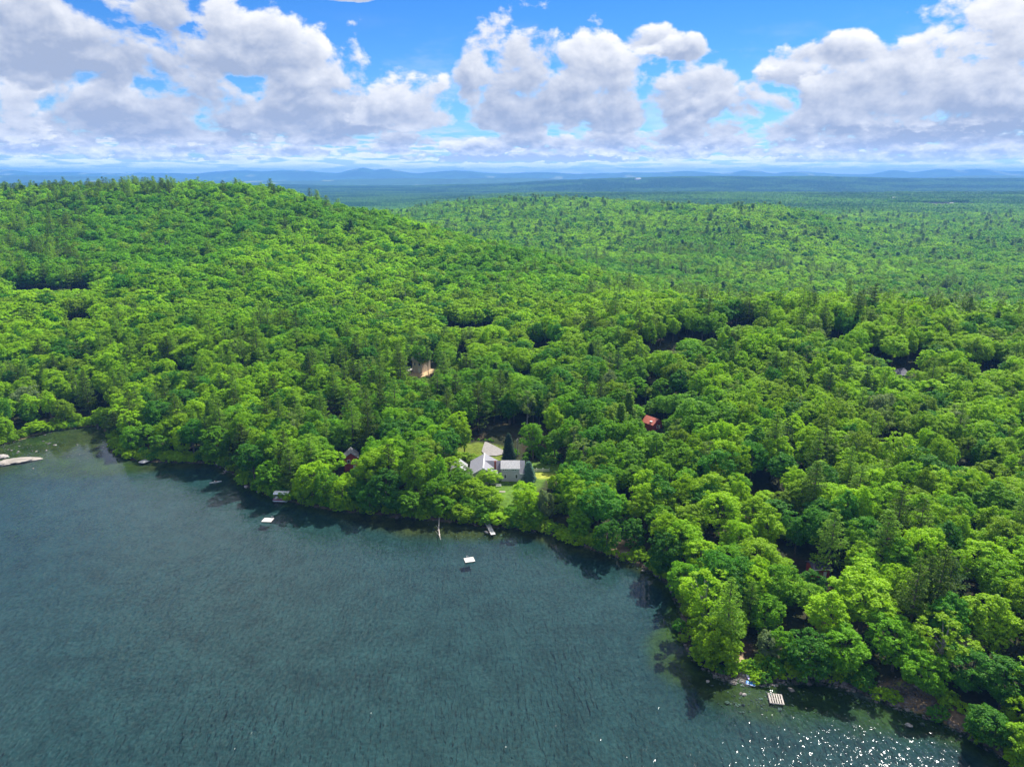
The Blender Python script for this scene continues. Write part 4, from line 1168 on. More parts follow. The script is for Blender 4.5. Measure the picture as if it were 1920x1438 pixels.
M = dict(
    sid=siding('grey_clapboard', (.50, .48, .49)), roof=paint('grey_shingle', (.21, .21, .235), .85, .10, 2.2, bump=.3), white=paint('white_trim', (.80, .79, .77), .5, .04),
    brick=paint('red_brick', (.30, .075, .05), .9, .2, 6), glass=glass('window_glass'), tan=siding('tan_boards', (.70, .58, .48), .25, vertical=True), redb=siding('red_boards', (.36, .05, .05), .22),
    brown=siding('shaded_brown_boards', (.13, .055, .045), .22), roofp=paint('weathered_shingle', (.42, .36, .34), .85, .22, 2.5, bump=.3), roofr=siding('red_metal_roof', (.50, .13, .085), .4, .45, True),
    roofd=paint('dark_slate_roof', (.06, .055, .10), .6, .25, 2), roofg=paint('pale_grey_roof', (.27, .27, .275), .7, .15, 2), wood=siding('weathered_planks', (.40, .36, .32), .14, .85, True, .14),
    woodw=siding('pale_deck_boards', (.50, .48, .45), .14, .7, True, .08), woodd=paint('dark_timber', (.10, .075, .055), .9, .2, 3), alu=paint('aluminium', (.62, .63, .65), .35, .06, 2, metallic=.7),
    blue=paint('blue_vinyl', (.015, .20, .56), .35, .2, 1.2), lilac=paint('lilac_fabric', (.40, .34, .62), .7, .1, 3), canopy=paint('white_canopy_cloth', (.78, .79, .76), .6, .06, 2),
    maroon=paint('maroon_vinyl', (.20, .02, .05), .4, .15, 2), greyv=paint('grey_vinyl', (.42, .41, .40), .5, .15, 2), black=paint('black_plastic', (.02, .02, .02), .4, .1, 2),
    rock=paint('granite', (.36, .33, .30), .9, .28, 1.1, bump=.8), rockl=paint('pale_granite', (.33, .295, .25), .9, .16, .8, bump=.8), rockd=paint('wet_dark_stone', (.14, .125, .12), .8, .3, 1.5, bump=.8),
    drive=paint('pale_gravel', (.27, .25, .235), .95, .08, 1.2, bump=.2), skin=paint('skin', (.55, .35, .26), .6, .04), shirt=paint('white_shirt', (.75, .75, .74), .8, .05), hair=paint('dark_hair', (.04, .025, .015), .6, .1),
    hull=paint('pale_kayak_hull', (.70, .72, .66), .4, .05), bark=M_BARK, dead=paint('bleached_wood', (.52, .47, .41), .9, .2, 2.5), far=paint('far_white_wall', (.80, .79, .76), .7, .05), orange=paint('orange_canoe', (.50, .12, .05), .4, .1),
)

# ------------------------------------------------------------------ the tree objects
def tree_obj(t):
    k = t['kind']
    name = {'broad': 'broadleaf_tree', 'skirt': 'broadleaf_tree', 'airy': 'broadleaf_tree', 'pine': 'pine_tree', 'spruce': 'spruce_tree', 'high': 'pine_tree'}[k]
    root = empty(name, (t['x'], t['y'], t['z'] - .15), t['rz'])
    root.scale = (t['sx'], t['sx'], t['sz'])
    cm, tm = MESH[(k, t['var'])]
    a = link('crown', cm, root); a.color = tuple(t['tone']) + (1,)
    b = link('trunk', tm, root)
    return root
c44, t44 = pine(44, 24, 3.3, .66, 9, 5, 8, 13, .62, top_open=.15)
MESH[('high', 0)] = (crown_mesh('crown', c44, M_LEAF_O), np_mesh('trunk', t44[0], t44[1], [M_BARK]))
NAT['high'] = (23.5, 3.2)
for (u, v, H) in [(765.5, 706, 20), (791.5, 696, 20), (803, 702, 17)]:
    x, y, z = hit(u, v, .3)
    TREES.append(dict(x=x, y=y, z=z, kind='high', var=0, sx=.62, sz=H / 23.5, rz=u, tone=np.array(TONE['darkpine']) * 1.3, tn='darkpine', hand=1, H=H, r=2.2, lod=0))
MARKS = [('grey lakeside house', 945, 885), ('wooden cabin in the clearing', 787, 690), ('red-roofed cabin', 1220, 795), ('dark hip roof', 1692, 698), ('small red cottage', 657, 860), ('blue mat on the shore', 1407, 1280),
         ('grey slatted raft', 1453, 1307), ('white raft off the plank dock', 880, 1048), ('boat under the white canopy', 527, 932), ('L-shaped white dock', 268, 862), ('pale rock spit', 30, 862), ('gravel bank', 1720, 1310),
         ('narrow plank dock', 918, 985), ('white-edged red shed', 1530, 1062), ('silvery round tree', 1800, 800), ('white kayak', 404, 903), ('bleached log in the water', 824, 990)]
def tone_word(c, k):
    L = .3 * c[0] + .6 * c[1] + .1 * c[2]
    if c[2] > .05 and c[2] > .45 * c[0]: return 'silvery' if L > .11 else 'dull'
    if k in ('pine', 'spruce', 'high'): return 'light green' if L > .115 else ('dark green' if L < .075 else 'mid green')
    return 'bright green' if L > .19 else ('dark green' if L < .115 else 'green')
ORD = 'nearest second third fourth fifth sixth seventh eighth ninth tenth eleventh twelfth thirteenth fourteenth fifteenth sixteenth seventeenth eighteenth nineteenth twentieth'.split()
def ordinal(n):
    return ORD[n] if n < 20 else {2: 'twenty-', 3: 'thirty-', 4: 'forty-'}[(n + 1) // 10] + ['zeroth', 'first', 'second', 'third', 'fourth', 'fifth', 'sixth', 'seventh', 'eighth', 'ninth'][(n + 1) % 10]
DIRS = ['right of', 'above right of', 'above', 'above left of', 'left of', 'below left of', 'below', 'below right of']
NOUN = {'broad': 'rounded broadleaf tree', 'skirt': 'leafy-skirted broadleaf tree', 'airy': 'loose broadleaf tree', 'pine': 'plumed pine', 'spruce': 'pointed spruce', 'high': 'bare-trunked pine'}
bins = {}
for t in TREES:
    u, v, dep = proj(t['x'], t['y'], t['z'] + t['H'] * .7)
    best = min(MARKS, key=lambda m_: math.hypot(u - m_[1], v - m_[2]))
    dd = math.hypot(u - best[1], v - best[2])
    a = math.degrees(math.atan2(-(v - best[2]), u - best[1])) % 360
    dr = DIRS[int((a + 22.5) // 45) % 8]
    tw = tone_word(t['tone'], t['kind'])
    if best[0] == 'silvery round tree' and dd < 22 and t['kind'] == 'airy': dr, best = 'itself', ('x', 0, 0)
    bins.setdefault((tw, NOUN[t['kind']], best[0], dr), []).append((dd, t))
for (tw, nn_, mk, dr), L in bins.items():
    L.sort(key=lambda q: q[0])
    for i, (dd, t) in enumerate(L):
        o = tree_obj(t)
        if dr == 'itself': lab = 'silvery round loose-crowned tree standing before dark woods on the right'
        elif len(L) == 1: lab = '%s %s just %s the %s' % (tw, nn_, dr, mk)
        else: lab = '%s %s, %s one %s the %s' % (tw, nn_, ordinal(i), dr, mk)
        k = t['kind']
        tag(o, lab, 'tree', {'pine': 'pines of the near woods', 'high': 'pines of the near woods', 'spruce': 'spruces of the near woods'}.get(k, 'broadleaf trees of the near woods'))

# blue spruces by the house
def dense_spruce(seed, H, R):
    return pine(seed, H, R, .03, int(H * 2.6), 9, 9, 15, .50, up=-.22, top_open=0, asp=.42)
for (x, y, H, R, tn, lab) in [(-1.4, 277.5, 12.2, 2.7, 'bluedark', 'tall dark blue-green spruce standing behind the grey house'), (6.6, 257.5, 8.0, 2.7, 'blue', 'short pale blue spruce at the right end of the grey house')]:
    cr, tk = dense_spruce(int(H), H, R)
    r = empty('spruce_tree', (x, y, gz(x, y)))
    a = link('crown', crown_mesh('crown', cr, M_LEAF_O), r); a.color = tuple(TONE[tn]) + (1,)
    link('trunk', np_mesh('trunk', tk[0], tk[1], [M_BARK]), r)
    tag(r, lab, 'tree')
for k, (u, v, H) in enumerate([(920, 758, 14), (372, 712, 13)]):
    x, y, z = hit(u, v, .5)
    r = empty('dead_tree', (x, y, z)); s_ = snag(70 + k, H)
    link('trunk', np_mesh('trunk', s_[0], s_[1], [M['dead']]), r)
    tag(r, ['bare grey dead tree in the gap above the grey house', 'bare pale dead tree among pines on the left slope'][k], 'dead tree', 'bare dead trees')

# ------------------------------------------------------------------ windows and doors
def window(parent, x, y, z, w, h, face='-y', muntin=True, arch=False, fr=.17):
    """face: outward direction of the wall"""
    f = MB(); p = MB(); t = .06
    def B(mb, a, c, sa, sc, th, off):
        if face in ('-y', '+y'):
            s_ = -1 if face == '-y' else 1
            mb.box(x + a, y + s_ * (th / 2 + off), z + c, sa, th, sc)
        else:
            s_ = -1 if face == '-x' else 1
            mb.box(x + s_ * (th / 2 + off), y + a, z + c, th, sa, sc)
    B(f, 0, h / 2 + fr / 2, w + 2 * fr, fr, t, .003); B(f, 0, -h / 2 - fr / 2, w + 2 * fr, fr, t + .03, .003)
    B(f, -w / 2 - fr / 2, 0, fr, h, t, .003); B(f, w / 2 + fr / 2, 0, fr, h, t, .003)
    if muntin: B(f, 0, 0, w, .05, t * .8, .008)
    B(p, 0, 0, w, h, .02, .006)
    a = f.build('window', M['white'], parent); p.build('pane', M['glass'], a)
    return a

# ------------------------------------------------------------------ the grey house on the lawn
house = tag(empty('lakeside_house', (0, 257, 4.0)), 'grey clapboard house with gabled grey roofs and small dormer windows by the lawn', 'house')
def gable_y(w, x0, x1, y0, y1, zb, zw, zr):      # ridge runs along y
    xm = (x0 + x1) / 2
    w.prism([(x0, zb), (x1, zb), (x1, zw), (xm, zr), (x0, zw)], 'y', y0, y1)
def roof_y(r, x0, x1, y0, y1, zw, zr, ov=.45, th=.18):
    xm = (x0 + x1) / 2; s_ = (zr - zw) / (xm - x0)
    for sg, xe in ((-1, x0 - ov), (1, x1 + ov)):
        ze = zw - s_ * ov
        r.prism([(xm, zr + .03), (xe, ze + .03), (xe, ze + .03 + th), (xm, zr + .03 + th)], 'y', y0 - ov, y1 + ov)
def roof_x(r, x0, x1, y0, y1, zw, zr, ov=.45, th=.18, fr=True, bk=True):
    ym = (y0 + y1) / 2; s_ = (zr - zw) / (ym - y0)
    if fr: r.prism([(ym, zr + .03), (y0 - ov, zw - s_ * ov + .03), (y0 - ov, zw - s_ * ov + .03 + th), (ym, zr + .03 + th)], 'x', x0, x1)
    if bk: r.prism([(ym, zr + .03), (y1 + ov, zw - s_ * ov + .03), (y1 + ov, zw - s_ * ov + .03 + th), (ym, zr + .03 + th)], 'x', x0, x1)
# main body, gable to the lake
w = MB(); gable_y(w, -16.4, -5.8, -3, 11, -.5, 3.9, 7.0); w.build('wall', M['sid'], house)
r = MB(); roof_y(r, -16.4, -5.8, -3, 11, 3.9, 7.0); rf = r.build('roof', M['roof'], house)
t = MB()
for sg in (-1, 1):
    a = math.atan2(3.1, 5.3); L = 6.75
    t.box(-11.1 + sg * 2.92, -3.50, 5.33 + .10, L, .07, .26, 0, 0) if False else None
    x0, x1 = (-16.85, -11.1) if sg < 0 else (-5.35, -11.1)
    t.prism([(x0, 3.55), (x1, 6.93), (x1, 7.22), (x0, 3.84)], 'y', -3.56, -3.46)
t.build('gable_trim', M['white'], house)
m_ = MB(); m_.box(-11.1, 4, 7.24, .35, 14.9, .08); m_.build('ridge_cap', M['white'], rf)
window(house, -12.2, -3, 5.2, .8, .8); window(house, -14.4, -3, 1.9, 1.3, 1.5); window(house, -11.2, -3, 1.9, 1.3, 1.5); window(house, -8.0, -3, 1.9, 1.1, 1.5)
# connector with the brick chimney
w = MB(); w.prism([(1.2, -.5), (7.2, -.5), (7.2, 3.6), (4.2, 6.8), (1.2, 3.6)], 'x', -5.79, -4.21); w.build('wall', M['sid'], house)
r = MB(); roof_x(r, -10.6, -4.22, 1.2, 7.2, 3.6, 6.8, .4); r.build('roof', M['roof'], house)
c = MB(); c.box(-6.6, 1.7, 5.4, .75, .65, 4.6); c.box(-6.6, 1.7, 7.75, .9, .8, .16); ch = c.build('chimney', M['brick'], house)
c = MB(); c.box(-6.6, 1.7, 7.95, .3, .3, .3); c.build('flue', M['woodd'], ch)
# wing with the shed dormer
w = MB(); w.prism([(0, -.5), (8, -.5), (8, 3.6), (4, 7.0), (0, 3.6)], 'x', -4.2, 4.8); w.build('wall', M['sid'], house)
r = MB(); roof_x(r, -4.35, 5.1, 0, 8, 3.6, 7.0, .4, fr=False)
r.prism([(4, 7.03), (-.4, 3.29), (-.4, 3.47), (4, 7.21)], 'x', 2.92, 5.1); r.build('roof', M['roof'], house)
w = MB(); w.prism([(-.06, 3.5), (4.0, 3.5), (4.0, 6.95), (-.06, 5.45)], 'x', -4.23, 2.9); dm = w.build('dormer', M['sid'], house)
r = MB(); r.prism([(4.05, 7.06), (-.55, 5.38), (-.55, 5.56), (4.05, 7.24)], 'x', -4.5, 3.15); r.build('dormer_roof', M['roofg'], dm)
for x in (-3.25, -2.6, -1.95, .05, .7, 1.35): window(dm, x, -.06, 4.85, .42, .5, muntin=False, fr=.10)
t = MB(); t.box(-.66, -.57, 5.38, 7.7, .05, .22); t.box(4.0, -.43, 3.36, 2.1, .05, .22); t.box(4.72, -.03, 1.6, .16, .05, 3.3); t.build('fascia', M['white'], house)
window(house, -2.6, 0, 2.1, .8, 1.45); window(house, 1.75, 0, 2.1, .8, 1.45)
d = MB(); d.box(-5.0, 1.16, 1.05, .95, .06, 2.1); dd_ = d.build('door', M['white'], house); h_ = MB(); h_.box(-4.7, 1.10, 1.0, .06, .08, .12); h_.build('handle', M['black'], dd_)
# garage behind on the left
gar = tag(empty('garage', (-21.3, 264, 4.0)), 'small grey garage with a pale gabled roof left of the grey house', 'garage')
w = MB(); gable_y(w, -3, 3, -3.5, 3.5, -.5, 2.7, 5.0); w.build('wall', M['sid'], gar)
r = MB(); roof_y(r, -3, 3, -3.5, 3.5, 2.7, 5.0, .35); r.build('roof', M['roofg'], gar)
window(gar, -1.2, -3.5, 1.5, .9, .9); d = MB(); d.box(1.2, -3.53, 1.0, .95, .06, 2.0); d.build('door', M['white'], gar)

# ------------------------------------------------------------------ other buildings
def cottage(name, x, y, z, rz, W_, D_, hw, hr, mw, mr, label, cat, axis='y', wins=(), trim=None, mat_g=None, door=True):
    root = tag(empty(name, (x, y, z), rz), label, cat)
    w = MB(); r = MB()
    if axis == 'y': gable_y(w, -W_ / 2, W_ / 2, -D_ / 2, D_ / 2, -1.5, hw, hr); roof_y(r, -W_ / 2, W_ / 2, -D_ / 2, D_ / 2, hw, hr, .4)
    else:
        w.prism([(-D_ / 2, -1.5), (D_ / 2, -1.5), (D_ / 2, hw), (0, hr), (-D_ / 2, hw)], 'x', -W_ / 2, W_ / 2); roof_x(r, -W_ / 2 - .4, W_ / 2 + .4, -D_ / 2, D_ / 2, hw, hr, .4)
    w.build('wall', mw, root); rf = r.build('roof', mr, root)
    for (wx_, wz_, ww, wh, fc) in wins:
        if fc == '-y': window(root, wx_, -D_ / 2, wz_, ww, wh, '-y')
        elif fc == '+x': window(root, W_ / 2, wx_, wz_, ww, wh, '+x')
        else: window(root, -W_ / 2, wx_, wz_, ww, wh, '-x')
    if door:
        d = MB(); d.box(W_ * .22, -D_ / 2 - .03, 1.02, .95, .06, 2.05); d.build('door', M['white'], root)
    if trim:
        t = MB(); s_ = (hr - hw) / ((W_ if axis == 'y' else D_) / 2)
        if axis == 'x': t.box(0, -D_ / 2 - .43, hw - s_ * .4 + .12, W_ + .8, .06, .30)
        else: t.box(-W_ / 2 - .43, 0, hw - s_ * .4 + .12, .06, D_ + .8, .30)
        t.build('fascia', trim, root)
    return root, rf
cab, rf = cottage('cabin', CAB[0] + .8, CAB[1] + 1.5, CAB[2] + .2, math.radians(-28), 5.6, 7.0, 5.4, 8.0, M['tan'], M['roofp'], 'tall tan wooden cabin with a weathered gable roof in a sandy clearing', 'cabin', 'x', [(-1.2, 3.6, .9, 1.1, '-y'), (1.4, 3.6, .9, 1.1, '-y'), (0, 3.6, .9, 1.1, '-x')])
cab.scale = (1.2, 1.2, 1.3)
b = MB(); b.prism([(-3.5, -.5), (3.5, -.5), (3.5, 5.35), (0, 7.9), (-3.5, 5.35)], 'x', -2.86, -2.80); b.build('gable_wall', M['brown'], cab)  # left gable end in dark red-brown, its shade put into the colour
b = MB(); b.box(-5.8, -2.4, .35, 5.6, 5.2, .16); b.box(-8.4, -4.8, -.5, .2, .2, 1.8); b.box(-3.4, -4.8, -.5, .2, .2, 1.8); b.box(-8.4, 0, -.5, .2, .2, 1.8); b.build('deck', M['woodw'], cab)
red, rf = cottage('cabin', RED[0], RED[1] + 2, RED[2], math.radians(38), 6.2, 6.4, 2.9, 5.0, M['redb'], M['roofr'], 'small cabin with a salmon red metal roof hidden among broadleaf trees', 'cabin', 'y', [(0, 1.6, .9, 1.0, '-y')])
c = MB(); c.box(-1.7, -1.3, 3.95, 1.7, 1.2, .10, 0, .0); c.build('skylight', M['white'], rf)
dk, rf = cottage('house', DARK[0], DARK[1] + 4, DARK[2], math.radians(24), 7.4, 6.5, 3.0, 5.2, M['sid'], M['roofd'], 'house showing only a dark slate roof in a black gap between domed trees', 'house', 'x', [(0, 1.7, 1.2, 1.2, '-y')], M['white'])
ct, rf = cottage('cottage', COT[0], COT[1] + 1.5, COT[2], math.radians(12), 5.6, 6.0, 5.4, 7.6, M['redb'], M['roofg'], 'small red cottage with a white window frame and pale roof near the shore', 'cottage', 'y', [(-1.0, 3.9, 1.0, 1.3, '-y'), (1.3, 3.9, .8, 1.3, '-y')])
sh, rf = cottage('shed', SHED[0] + .6, SHED[1] + .8, SHED[2], math.radians(3), 5.2, 4.4, 3.0, 3.9, M['redb'], M['roofd'], 'low red shed with a white roof edge among trees near the right shore', 'shed', 'x', [(-1.5, 1.7, .8, .8, '-y')], M['white'])
# far away houses, each still a house
FARH = [(574, 371.5, 26, 12, 6, 'long white building on the wooded plain behind the left hill'), (592, 371, 22, 12, 5, 'shorter white building at the right end of the long one on the plain'),
        (1352, 357.5, 22, 16, 9, 'leftmost white house of the hamlet on the far ridge'), (1366, 357, 26, 16, 11, 'tallest white house in the middle of the far hamlet'), (1378, 358.5, 20, 14, 8, 'rightmost white house of the hamlet on the far ridge'),
        (1676, 373, 16, 12, 7, 'white farmhouse at the left end of the far hayfield'), (1784, 382, 12, 9, 6, 'small white barn on the right part of the far hayfield'), (1280, 361, 14, 10, 6, 'pale house left of the far hamlet on the same ridge'),
        (1196, 338, 60, 30, 16, 'white speck of a building on the blue plain above the second hill')]
for i, (u, v, W_, D_, hw, lab) in enumerate(FARH):
    x, y, z = hit(u, v, 9)
    cottage('farmhouse', x, y, z + 6, math.radians((i * 37) % 50 - 25), W_, D_, hw, hw * 1.5, M['far'], M['roofg'], lab, 'house', 'x', [(-W_ * .25, hw * .6, 1.5, 1.5, '-y'), (W_ * .25, hw * .6, 1.5, 1.5, '-y')])
    CLEAR.append((x, y, W_, D_))

# ------------------------------------------------------------------ driveway, pole, wire, fence, bench
def sheet(name, pts, m, dz, label, n=14):
    P = [Vector((a, b, 0)) for a, b in pts]; bm = bmesh.new(); vs = [bm.verts.new(p) for p in P]; bm.faces.new(vs)
    bmesh.ops.triangulate(bm, faces=bm.faces[:])
    for _ in range(4): bmesh.ops.subdivide_edges(bm, edges=bm.edges[:], cuts=1, use_grid_fill=True)
    co = np.array([(v_.co.x, v_.co.y) for v_ in bm.verts]); hh = height(co[:, 0], co[:, 1])
    for v_, h_ in zip(bm.verts, hh): v_.co.z = h_ + dz
    me = bpy.data.meshes.new(name); bm.to_mesh(me); bm.free(); me.materials.append(m)
    return tag(link(name, me), label, kind='structure')
sheet('driveway', [plane_hit(u, v, 4.8) for u, v in [(909, 832), (914, 833), (926, 838), (943, 845), (948, 850), (930, 853), (910, 852), (903, 846)]], M['drive'], .30, 'pale gravel driveway behind the grey house')
pole = tag(empty('utility_pole', (2.35, 281, gz(2.35, 281))), 'weathered wooden utility pole behind the grey house', 'utility pole')
b = MB(); b.tube([(0, 0, -1), (0, 0, 8.6)], [.20, .15]); b.build('mast', M['wood'], pole)
b = MB(); b.box(-.2, 0, 8.0, .9, .12, .14); b.tube([(-.45, 0, 7.3), (-.45, 0, 7.95)], .16); b.build('crossarm', M['alu'], pole)
b = MB(); pts = [(2.2, 281, gz(2.35, 281) + 8.2)]
for k in range(1, 13): pts.append((2.2 - 34 * k / 12, 281 + 34 * k / 12, pts[0][2] + .5 * k / 12 - 1.6 * math.sin(math.pi * k / 12)))
b.tube(pts, .028, 5); tag(b.build('power_line', M['black']), 'thin overhead wire running left from the wooden utility pole', 'wire')
pole2 = tag(empty('utility_pole', (-32.0, 315.2, gz(-32, 315.2))), 'wooden utility pole in the dark gap left of the driveway', 'utility pole')
b = MB(); b.tube([(0, 0, -1), (0, 0, 9.2)], [.20, .15]); b.build('mast', M['wood'], pole2)
fence = tag(empty('picket_fence', (7.4, 266.5, gz(9.5, 266.5))), 'white picket fence right of the grey house', 'fence')
b = MB()
for k in range(30): b.box(.2 + k * .25, 0, .62, .11, .03, 1.15)
b.box(3.9, .03, .25, 7.8, .05, .1); b.box(3.9, .03, .98, 7.8, .05, .1); b.build('panel', M['white'], fence)
for k in range(4):
    b = MB(); b.box(k * 2.55 + .05, .06, .68, .16, .16, 1.45); b.box(k * 2.55 + .05, .06, 1.44, .22, .22, .08); b.build('post', M['white'], fence)
bx_, by_ = plane_hit(935, 911, 4.3)
bench = tag(empty('garden_bench', (bx_, by_, gz(bx_, by_)), .1), 'white garden bench on the lawn before the grey house', 'bench')
b = MB(); b.box(0, 0, .45, 2.0, .5, .06); b.build('seat', M['white'], bench)
b = MB(); b.box(0, .25, .75, 2.0, .05, .5); b.build('backrest', M['white'], bench)
for s_ in (-.85, .85):
    b = MB(); b.box(s_, -.18, .21, .07, .07, .42); b.box(s_, .2, .21, .07, .07, .42); b.build('leg', M['white'], bench)
px_, py_ = plane_hit(942, 921, 4.2)
b = MB(); b.box(0, 0, .06, 2.2, 1.0, .12); b.build('paving', M['rockl']); bpy.data.objects['paving'].location = (px_, py_, gz(px_, py_)); tag(bpy.data.objects['paving'], 'pale stone paving patch on the lawn below the white bench', 'paving', kind='structure')

# ------------------------------------------------------------------ docks, rafts and boats
def raft(x, y, rz, W_, L_, label, deck, slats=False, ladder=(0.3, 1), zt=.42):
    root = tag(empty('swim_raft', (x, y, 0), rz), label, 'raft', 'swimming rafts on the lake')
    b = MB()
    if slats:
        n = 6
        for k in range(n): b.box(-W_ / 2 + W_ * (k + .5) / n, 0, zt - .03, W_ / n * .55, L_, .05)
        for s_ in (-1, 1): b.box(0, s_ * (L_ / 2 - .06), zt - .11, W_, .12, .1)
        b.box(0, 0, zt - .11, W_, .12, .1)
    else:
        n = 12
        for k in range(n): b.box(-W_ / 2 + W_ * (k + .5) / n, 0, zt - .03, W_ / n * .93, L_, .05)
    b.build('deck', deck, root)
    b = MB()
    for s_ in (-1, 1): b.box(s_ * (W_ / 2 - .05), 0, zt - .17, .08, L_ - .02, .2); b.box(0, s_ * (L_ / 2 - .05), zt - .17, W_ - .2, .08, .2)
    b.build('frame', M['woodd'] if not slats else M['wood'], root)
    for s_ in (-1, 1):
        b = MB(); b.tube([(s_ * (W_ / 2 - .45), -L_ / 2 + .3, .03), (s_ * (W_ / 2 - .45), L_ / 2 - .3, .03)], .22, 10); b.build('float', M['black'], root, smooth=True)
    lx, sd = ladder; b = MB(); yy = sd * (L_ / 2 + .04)
    for q in (-.22, .22): b.tube([(lx + q, yy - sd * .35, zt), (lx + q, yy - sd * .3, zt + .75), (lx + q, yy, zt + .8), (lx + q, yy + sd * .02, -.7)], .03, 6)
    for k in range(4): b.box(lx, yy, zt + .1 - .3 * k, .44, .06, .04)
    b.build('ladder', M['alu'], root)
    return root
a = plane_hit(502, 974.5, .4); raft(a[0], a[1], math.radians(-4), 3.6, 3.0, 'square white swimming raft left of the boat canopy in open water', M['woodw'], ladder=(1.2, 1))
a = plane_hit(880, 1049, .4); raft(a[0], a[1], math.radians(16), 3.2, 2.9, 'square white swimming raft off the narrow plank dock', M['woodw'], ladder=(-.4, 1))
a = plane_hit(1455, 1309, .4); raft(a[0], a[1], math.radians(-10), 3.3, 3.4, 'weathered grey slatted raft with gaps moored by the right shore', M['wood'], True, ladder=(-.9, 1))

def dock(p, q, wd, label, deck, extra=None, zt=.6, group='docks'):
    p = Vector((*p, 0)); q = Vector((*q, 0)); L = (q - p).length; ang = math.atan2(q.y - p.y, q.x - p.x)
    root = tag(empty('dock', (p.x, p.y, 0), ang), label, 'dock', group)
    b = MB(); n = int(L / .17)
    for k in range(n): b.box(L * (k + .5) / n, 0, zt, L / n * .93, wd, .05)
    if extra:
        (x0, x1, y0, y1) = extra; n2 = int((x1 - x0) / .17)
        for k in range(n2): b.box(x0 + (x1 - x0) * (k + .5) / n2, (y0 + y1) / 2, zt + .004, (x1 - x0) / n2 * .93, y1 - y0, .05)
    b.build('deck', deck, root)
    b = MB()
    for s_ in (-1, 1): b.box(L / 2, s_ * (wd / 2 - .06), zt - .1, L, .09, .16)
    b.build('stringer', M['woodd'], root)
    for k in range(int(L / 2.6) + 1):
        for s_ in (-1, 1):
            c_ = MB(); xx = min(.3 + k * 2.6, L - .15); c_.tube([(xx, s_ * (wd / 2 + .05), -3.5), (xx, s_ * (wd / 2 + .05), zt + .22)], .06, 6); c_.build('post', M['wood'], root)
    return root
dock(plane_hit(907, 968, .6), plane_hit(925, 1002, .6), 1.6, 'narrow pale plank dock below the grey house', M['woodw'])
dock(plane_hit(288, 855.5, .6), plane_hit(262, 866, .6), 1.3, 'white L-shaped dock with a square platform on the left shore', M['woodw'], (4.0, 7.6, -.3, 2.9))
dock(plane_hit(430, 865, .6), plane_hit(405, 870.5, .6), 1.6, 'short white dock among overhanging branches left of the boat canopy', M['woodw'])
# canoe drawn up by the short dock
def hull_mesh(L, W_, H_, n=15, inner=True, flat=.25):
    b = MB(); k = 9
    for i in range(n):
        t = -1 + 2 * i / (n - 1); hw = W_ / 2 * max(0.02, (1 - abs(t) ** 2.4)); rise = H_ * .35 * abs(t) ** 3
        for j in range(k):
            a = math.pi * j / (k - 1); b.V.append((t * L / 2, -math.cos(a) * hw, H_ + rise * .6 - math.sin(a) ** flat * (H_) + rise * .4))
    for i in range(n - 1):
        for j in range(k - 1): b.F.append((i * k + j, (i + 1) * k + j, (i + 1) * k + j + 1, i * k + j + 1))
    if inner:
        for i in range(n - 1): b.F.append((i * k, i * k + k - 1, (i + 1) * k + k - 1, (i + 1) * k))
    return b
cx_, cy__ = plane_hit(434, 862, 1)
can = tag(empty('canoe', (cx_, cy__, max(gz(cx_, cy__), .05) + .1), .3), 'orange-brown canoe drawn up behind the short white dock', 'canoe')
hull_mesh(4.6, .9, .4).build('hull', M['orange'], can, smooth=False); b = MB(); b.box(-1, 0, .42, .2, .7, .04); b.build('seat', M['wood'], can); b = MB(); b.box(1.2, 0, .42, .2, .6, .04); b.build('seat', M['wood'], can)

